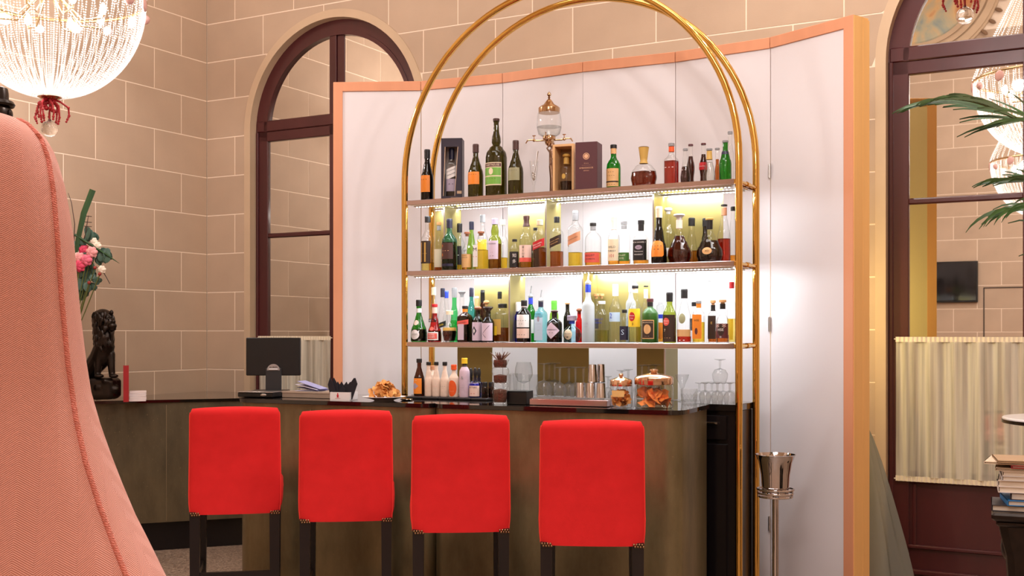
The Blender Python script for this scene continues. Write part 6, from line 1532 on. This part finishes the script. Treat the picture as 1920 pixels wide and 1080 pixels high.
# ------------------------------------------------------------------ glassware and shakers on the back counter
gcl = glass('barware_glass', (.97, .98, .98), .02, 1.0, haze=.10, hazecol=(.95, .97, 1))
def on_back(px, s): 
    u, p = on_line(px, SL, A, N, s); return Vector((p.x, p.y, BZ + .0006))
GQ = []
def glassware(kind, px, s, ytop, w, lab, flip=False, zoff=0.0, group='glasses on the back counter'):
    GQ.append([kind, px, s, ytop, w, lab, flip, zoff, group])
def settle_glass(extra):
    def geo(b):
        q = on_back(b[1], b[2]); return q, b[4] / 2 * q.y / FPX
    L = [b for b in GQ if b[7] == 0] + [['x', px, s_, 0, w, '', False, 0, 'fixed'] for px, s_, w in extra]
    for it in range(500):
        mv = False
        for i in range(len(L)):
            for j in range(i + 1, len(L)):
                (qi, Ri), (qj, Rj) = geo(L[i]), geo(L[j]); d = (qi - qj).length; need = Ri + Rj + .001
                if d < need:
                    e = min(.004, (need - d) * .6 + .0005); sg = 1 if L[i][1] < L[j][1] else -1; fr = 1 if L[i][2] <= L[j][2] else -1
                    for b, sx, sf in ((L[i], -sg, -fr), (L[j], sg, fr)):
                        if b[8] == 'fixed': continue
                        b[1] += sx * e * 90; b[2] = min(.275, max(.03, b[2] + sf * e))
                    mv = True
        if not mv: break
    for b in GQ: glassware_build(*b)
def glassware_build(kind, px, s, ytop, w, lab, flip, zoff, group):
    q = on_back(px, s); q.z += zoff; h = EYE + (HOR - ytop) / FPX * q.y - q.z; R = w / 2 * q.y / FPX
    o = thing('bar_glass', lab, 'glass', q, ROT, group)
    if kind == 'tumbler': bowl = [(R * .82, 0), (R * .84, .004), (R, h)]; base = [(R * .82, .001), (R * .8, .012), (.001, .013)]
    elif kind == 'balloon': bowl = [(R * .12, h * .40), (R * .7, h * .46), (R, h * .66), (R * .95, h * .82), (R * .78, h)]; base = [(R * .7, 0), (R * .7, .003), (.006, .008), (.005, h * .36), (R * .12, h * .40)]
    elif kind == 'wine': bowl = [(R * .12, h * .48), (R * .75, h * .55), (R, h * .70), (R * .9, h * .86), (R * .78, h)]; base = [(R * .8, 0), (R * .8, .003), (.006, .008), (.0045, h * .44), (R * .12, h * .48)]
    elif kind == 'cut': bowl = [(R * .85, 0), (R * .86, .004), (R, h)]; base = [(R * .85, .001), (R * .82, .016), (.001, .017)]
    else: bowl = [(R * .3, h * .5), (R, h)]; base = [(R * .7, 0), (.005, .006), (.0045, h * .48), (R * .3, h * .5)]
    if flip:
        bowl = [(r, h - z) for r, z in bowl][::-1]; base = [(r, h - z) for r, z in base][::-1]
    obj('bowl', MB().lathe(dense([(a, b, 2) for a, b in bowl]), 22, closed=False), gcl, o)
    obj('foot', MB().lathe(base, 22, closed=False), gcl, o)
    if kind == 'cut':
        cu = MB()
        for i in range(14):
            a = 2 * pi * i / 14
            for d in (-.45, .45):
                cu.tube([(R * .9 * cos(a), R * .9 * sin(a), h * .12), (R * .97 * cos(a + d), R * .97 * sin(a + d), h * .62)], .0014, 5)
        obj('cut_pattern', cu, gcl, o)
    return o
glassware('balloon', 982, .09, 679, 34, 'large balloon gin glass beside the hourglass jar')
for px, s, y, w in ((962, .20, 700, 18), (1000, .20, 702, 18), (950, .10, 702, 16), (970, .27, 700, 17)):
    glassware('tumbler', px, s, y, w, 'plain tall tumbler behind the balloon gin glass', group='tumblers behind the balloon glass')
for px, s, y, w in ((1020, .06, 681, 31), (1040, .15, 680, 31), (1050, .06, 688, 24), (1066, .12, 688, 22), (1080, .06, 688, 22), (1094, .14, 688, 22), (1068, .22, 687, 22), (1030, .24, 681, 26)):
    glassware('wine', px, s, y, w, 'stemmed wine glass standing upside down beside the steel shaker cups', True, group='upturned wine glasses beside the shakers')
for px, s, y, w in ((1150, .12, 712, 20), (1140, .20, 705, 18), (1165, .16, 694, 24), (1178, .24, 692, 22)):
    glassware('wine', px, s, y, w, 'small stemmed glass behind the narrow crisp jar', True, group='small stemmed glasses behind the crisp jar')
for px, s, y, w in ((1205, .12, 684, 26), (1228, .14, 683, 26), (1216, .23, 684, 24)):
    glassware('wine', px, s, y, w, 'upturned stemmed glass behind the wide crisp jar', True, group='upturned glasses behind the wide crisp jar')
glassware('cut', 1292, .05, 729, 32, 'cut crystal tumbler with chevron pattern on the back counter')
glassware('vee', 1279, .13, 702, 26, 'tilting stemmed cocktail glass beside the cut crystal tumbler')
for px, s in ((1322, .05), (1345, .05), (1368, .05), (1312, .13), (1334, .13), (1356, .13), (1322, .22), (1346, .22), (1368, .22)):
    glassware('balloon', px, s, 717, 23, 'upturned brandy balloon in the block of glasses at the counter end', True, group='upturned brandy balloons at the counter end')
zst = EYE + (HOR - 717) / FPX * on_back(1345, .08).y - BZ
glassware('balloon', 1350, .09, 673, 30, 'single upturned brandy balloon stacked on top of the others', True, zoff=zst, group=None)
tag(obj('glass_divider', MB().box((0, 0, .001), (.16, .12, .002)), gcl, None, on_back(1350, .11) + Vector((0, 0, zst - .0025)), ROT), 'thin glass plate carrying the single upturned brandy balloon', 'glass plate')
settle_glass([(1089, .035, 20), (1108, .035, 20), (1127, .035, 20)])
def cup(px, s, y0, y1, w, lab, zo):
    q = on_back(px, s); q.z += zo; h = (y0 - y1) / FPX * q.y; R = w / 2 * q.y / FPX
    o = thing('shaker_cup', lab, 'shaker cup', q, ROT, 'steel shaker cups on the back counter')
    obj('cup_wall', MB().lathe([(R, 0), (R * 1.02, .002), (R * 1.0, .004), (R * .84, h - .003), (R * .8, h), (.001, h + .0005)], 30), steel, o)
    obj('rim_bead', MB().tube([(R * 1.01 * cos(2 * pi * i / 28), R * 1.01 * sin(2 * pi * i / 28), .003) for i in range(28)], .0018, 6, closed=True), steel, o)
    return h
h1 = 0
for i, px in enumerate((1089, 1108, 1127)):
    h1 = cup(px, .035, 752, 720, 19, ['upturned steel shaker cup nearest the wine glasses in the lower row', 'upturned steel shaker cup in the middle of the lower row', 'upturned steel shaker cup at the jar end of the lower row'][i], 0)
for i, px in enumerate((1111, 1127)):
    cup(px, .05 + .05 * i, 716, 682, 18 - 2 * i, ['tall upturned steel cup stacked on the lower shaker cups', 'second tall steel cup stacked behind the first'][i], h1 + .0015)
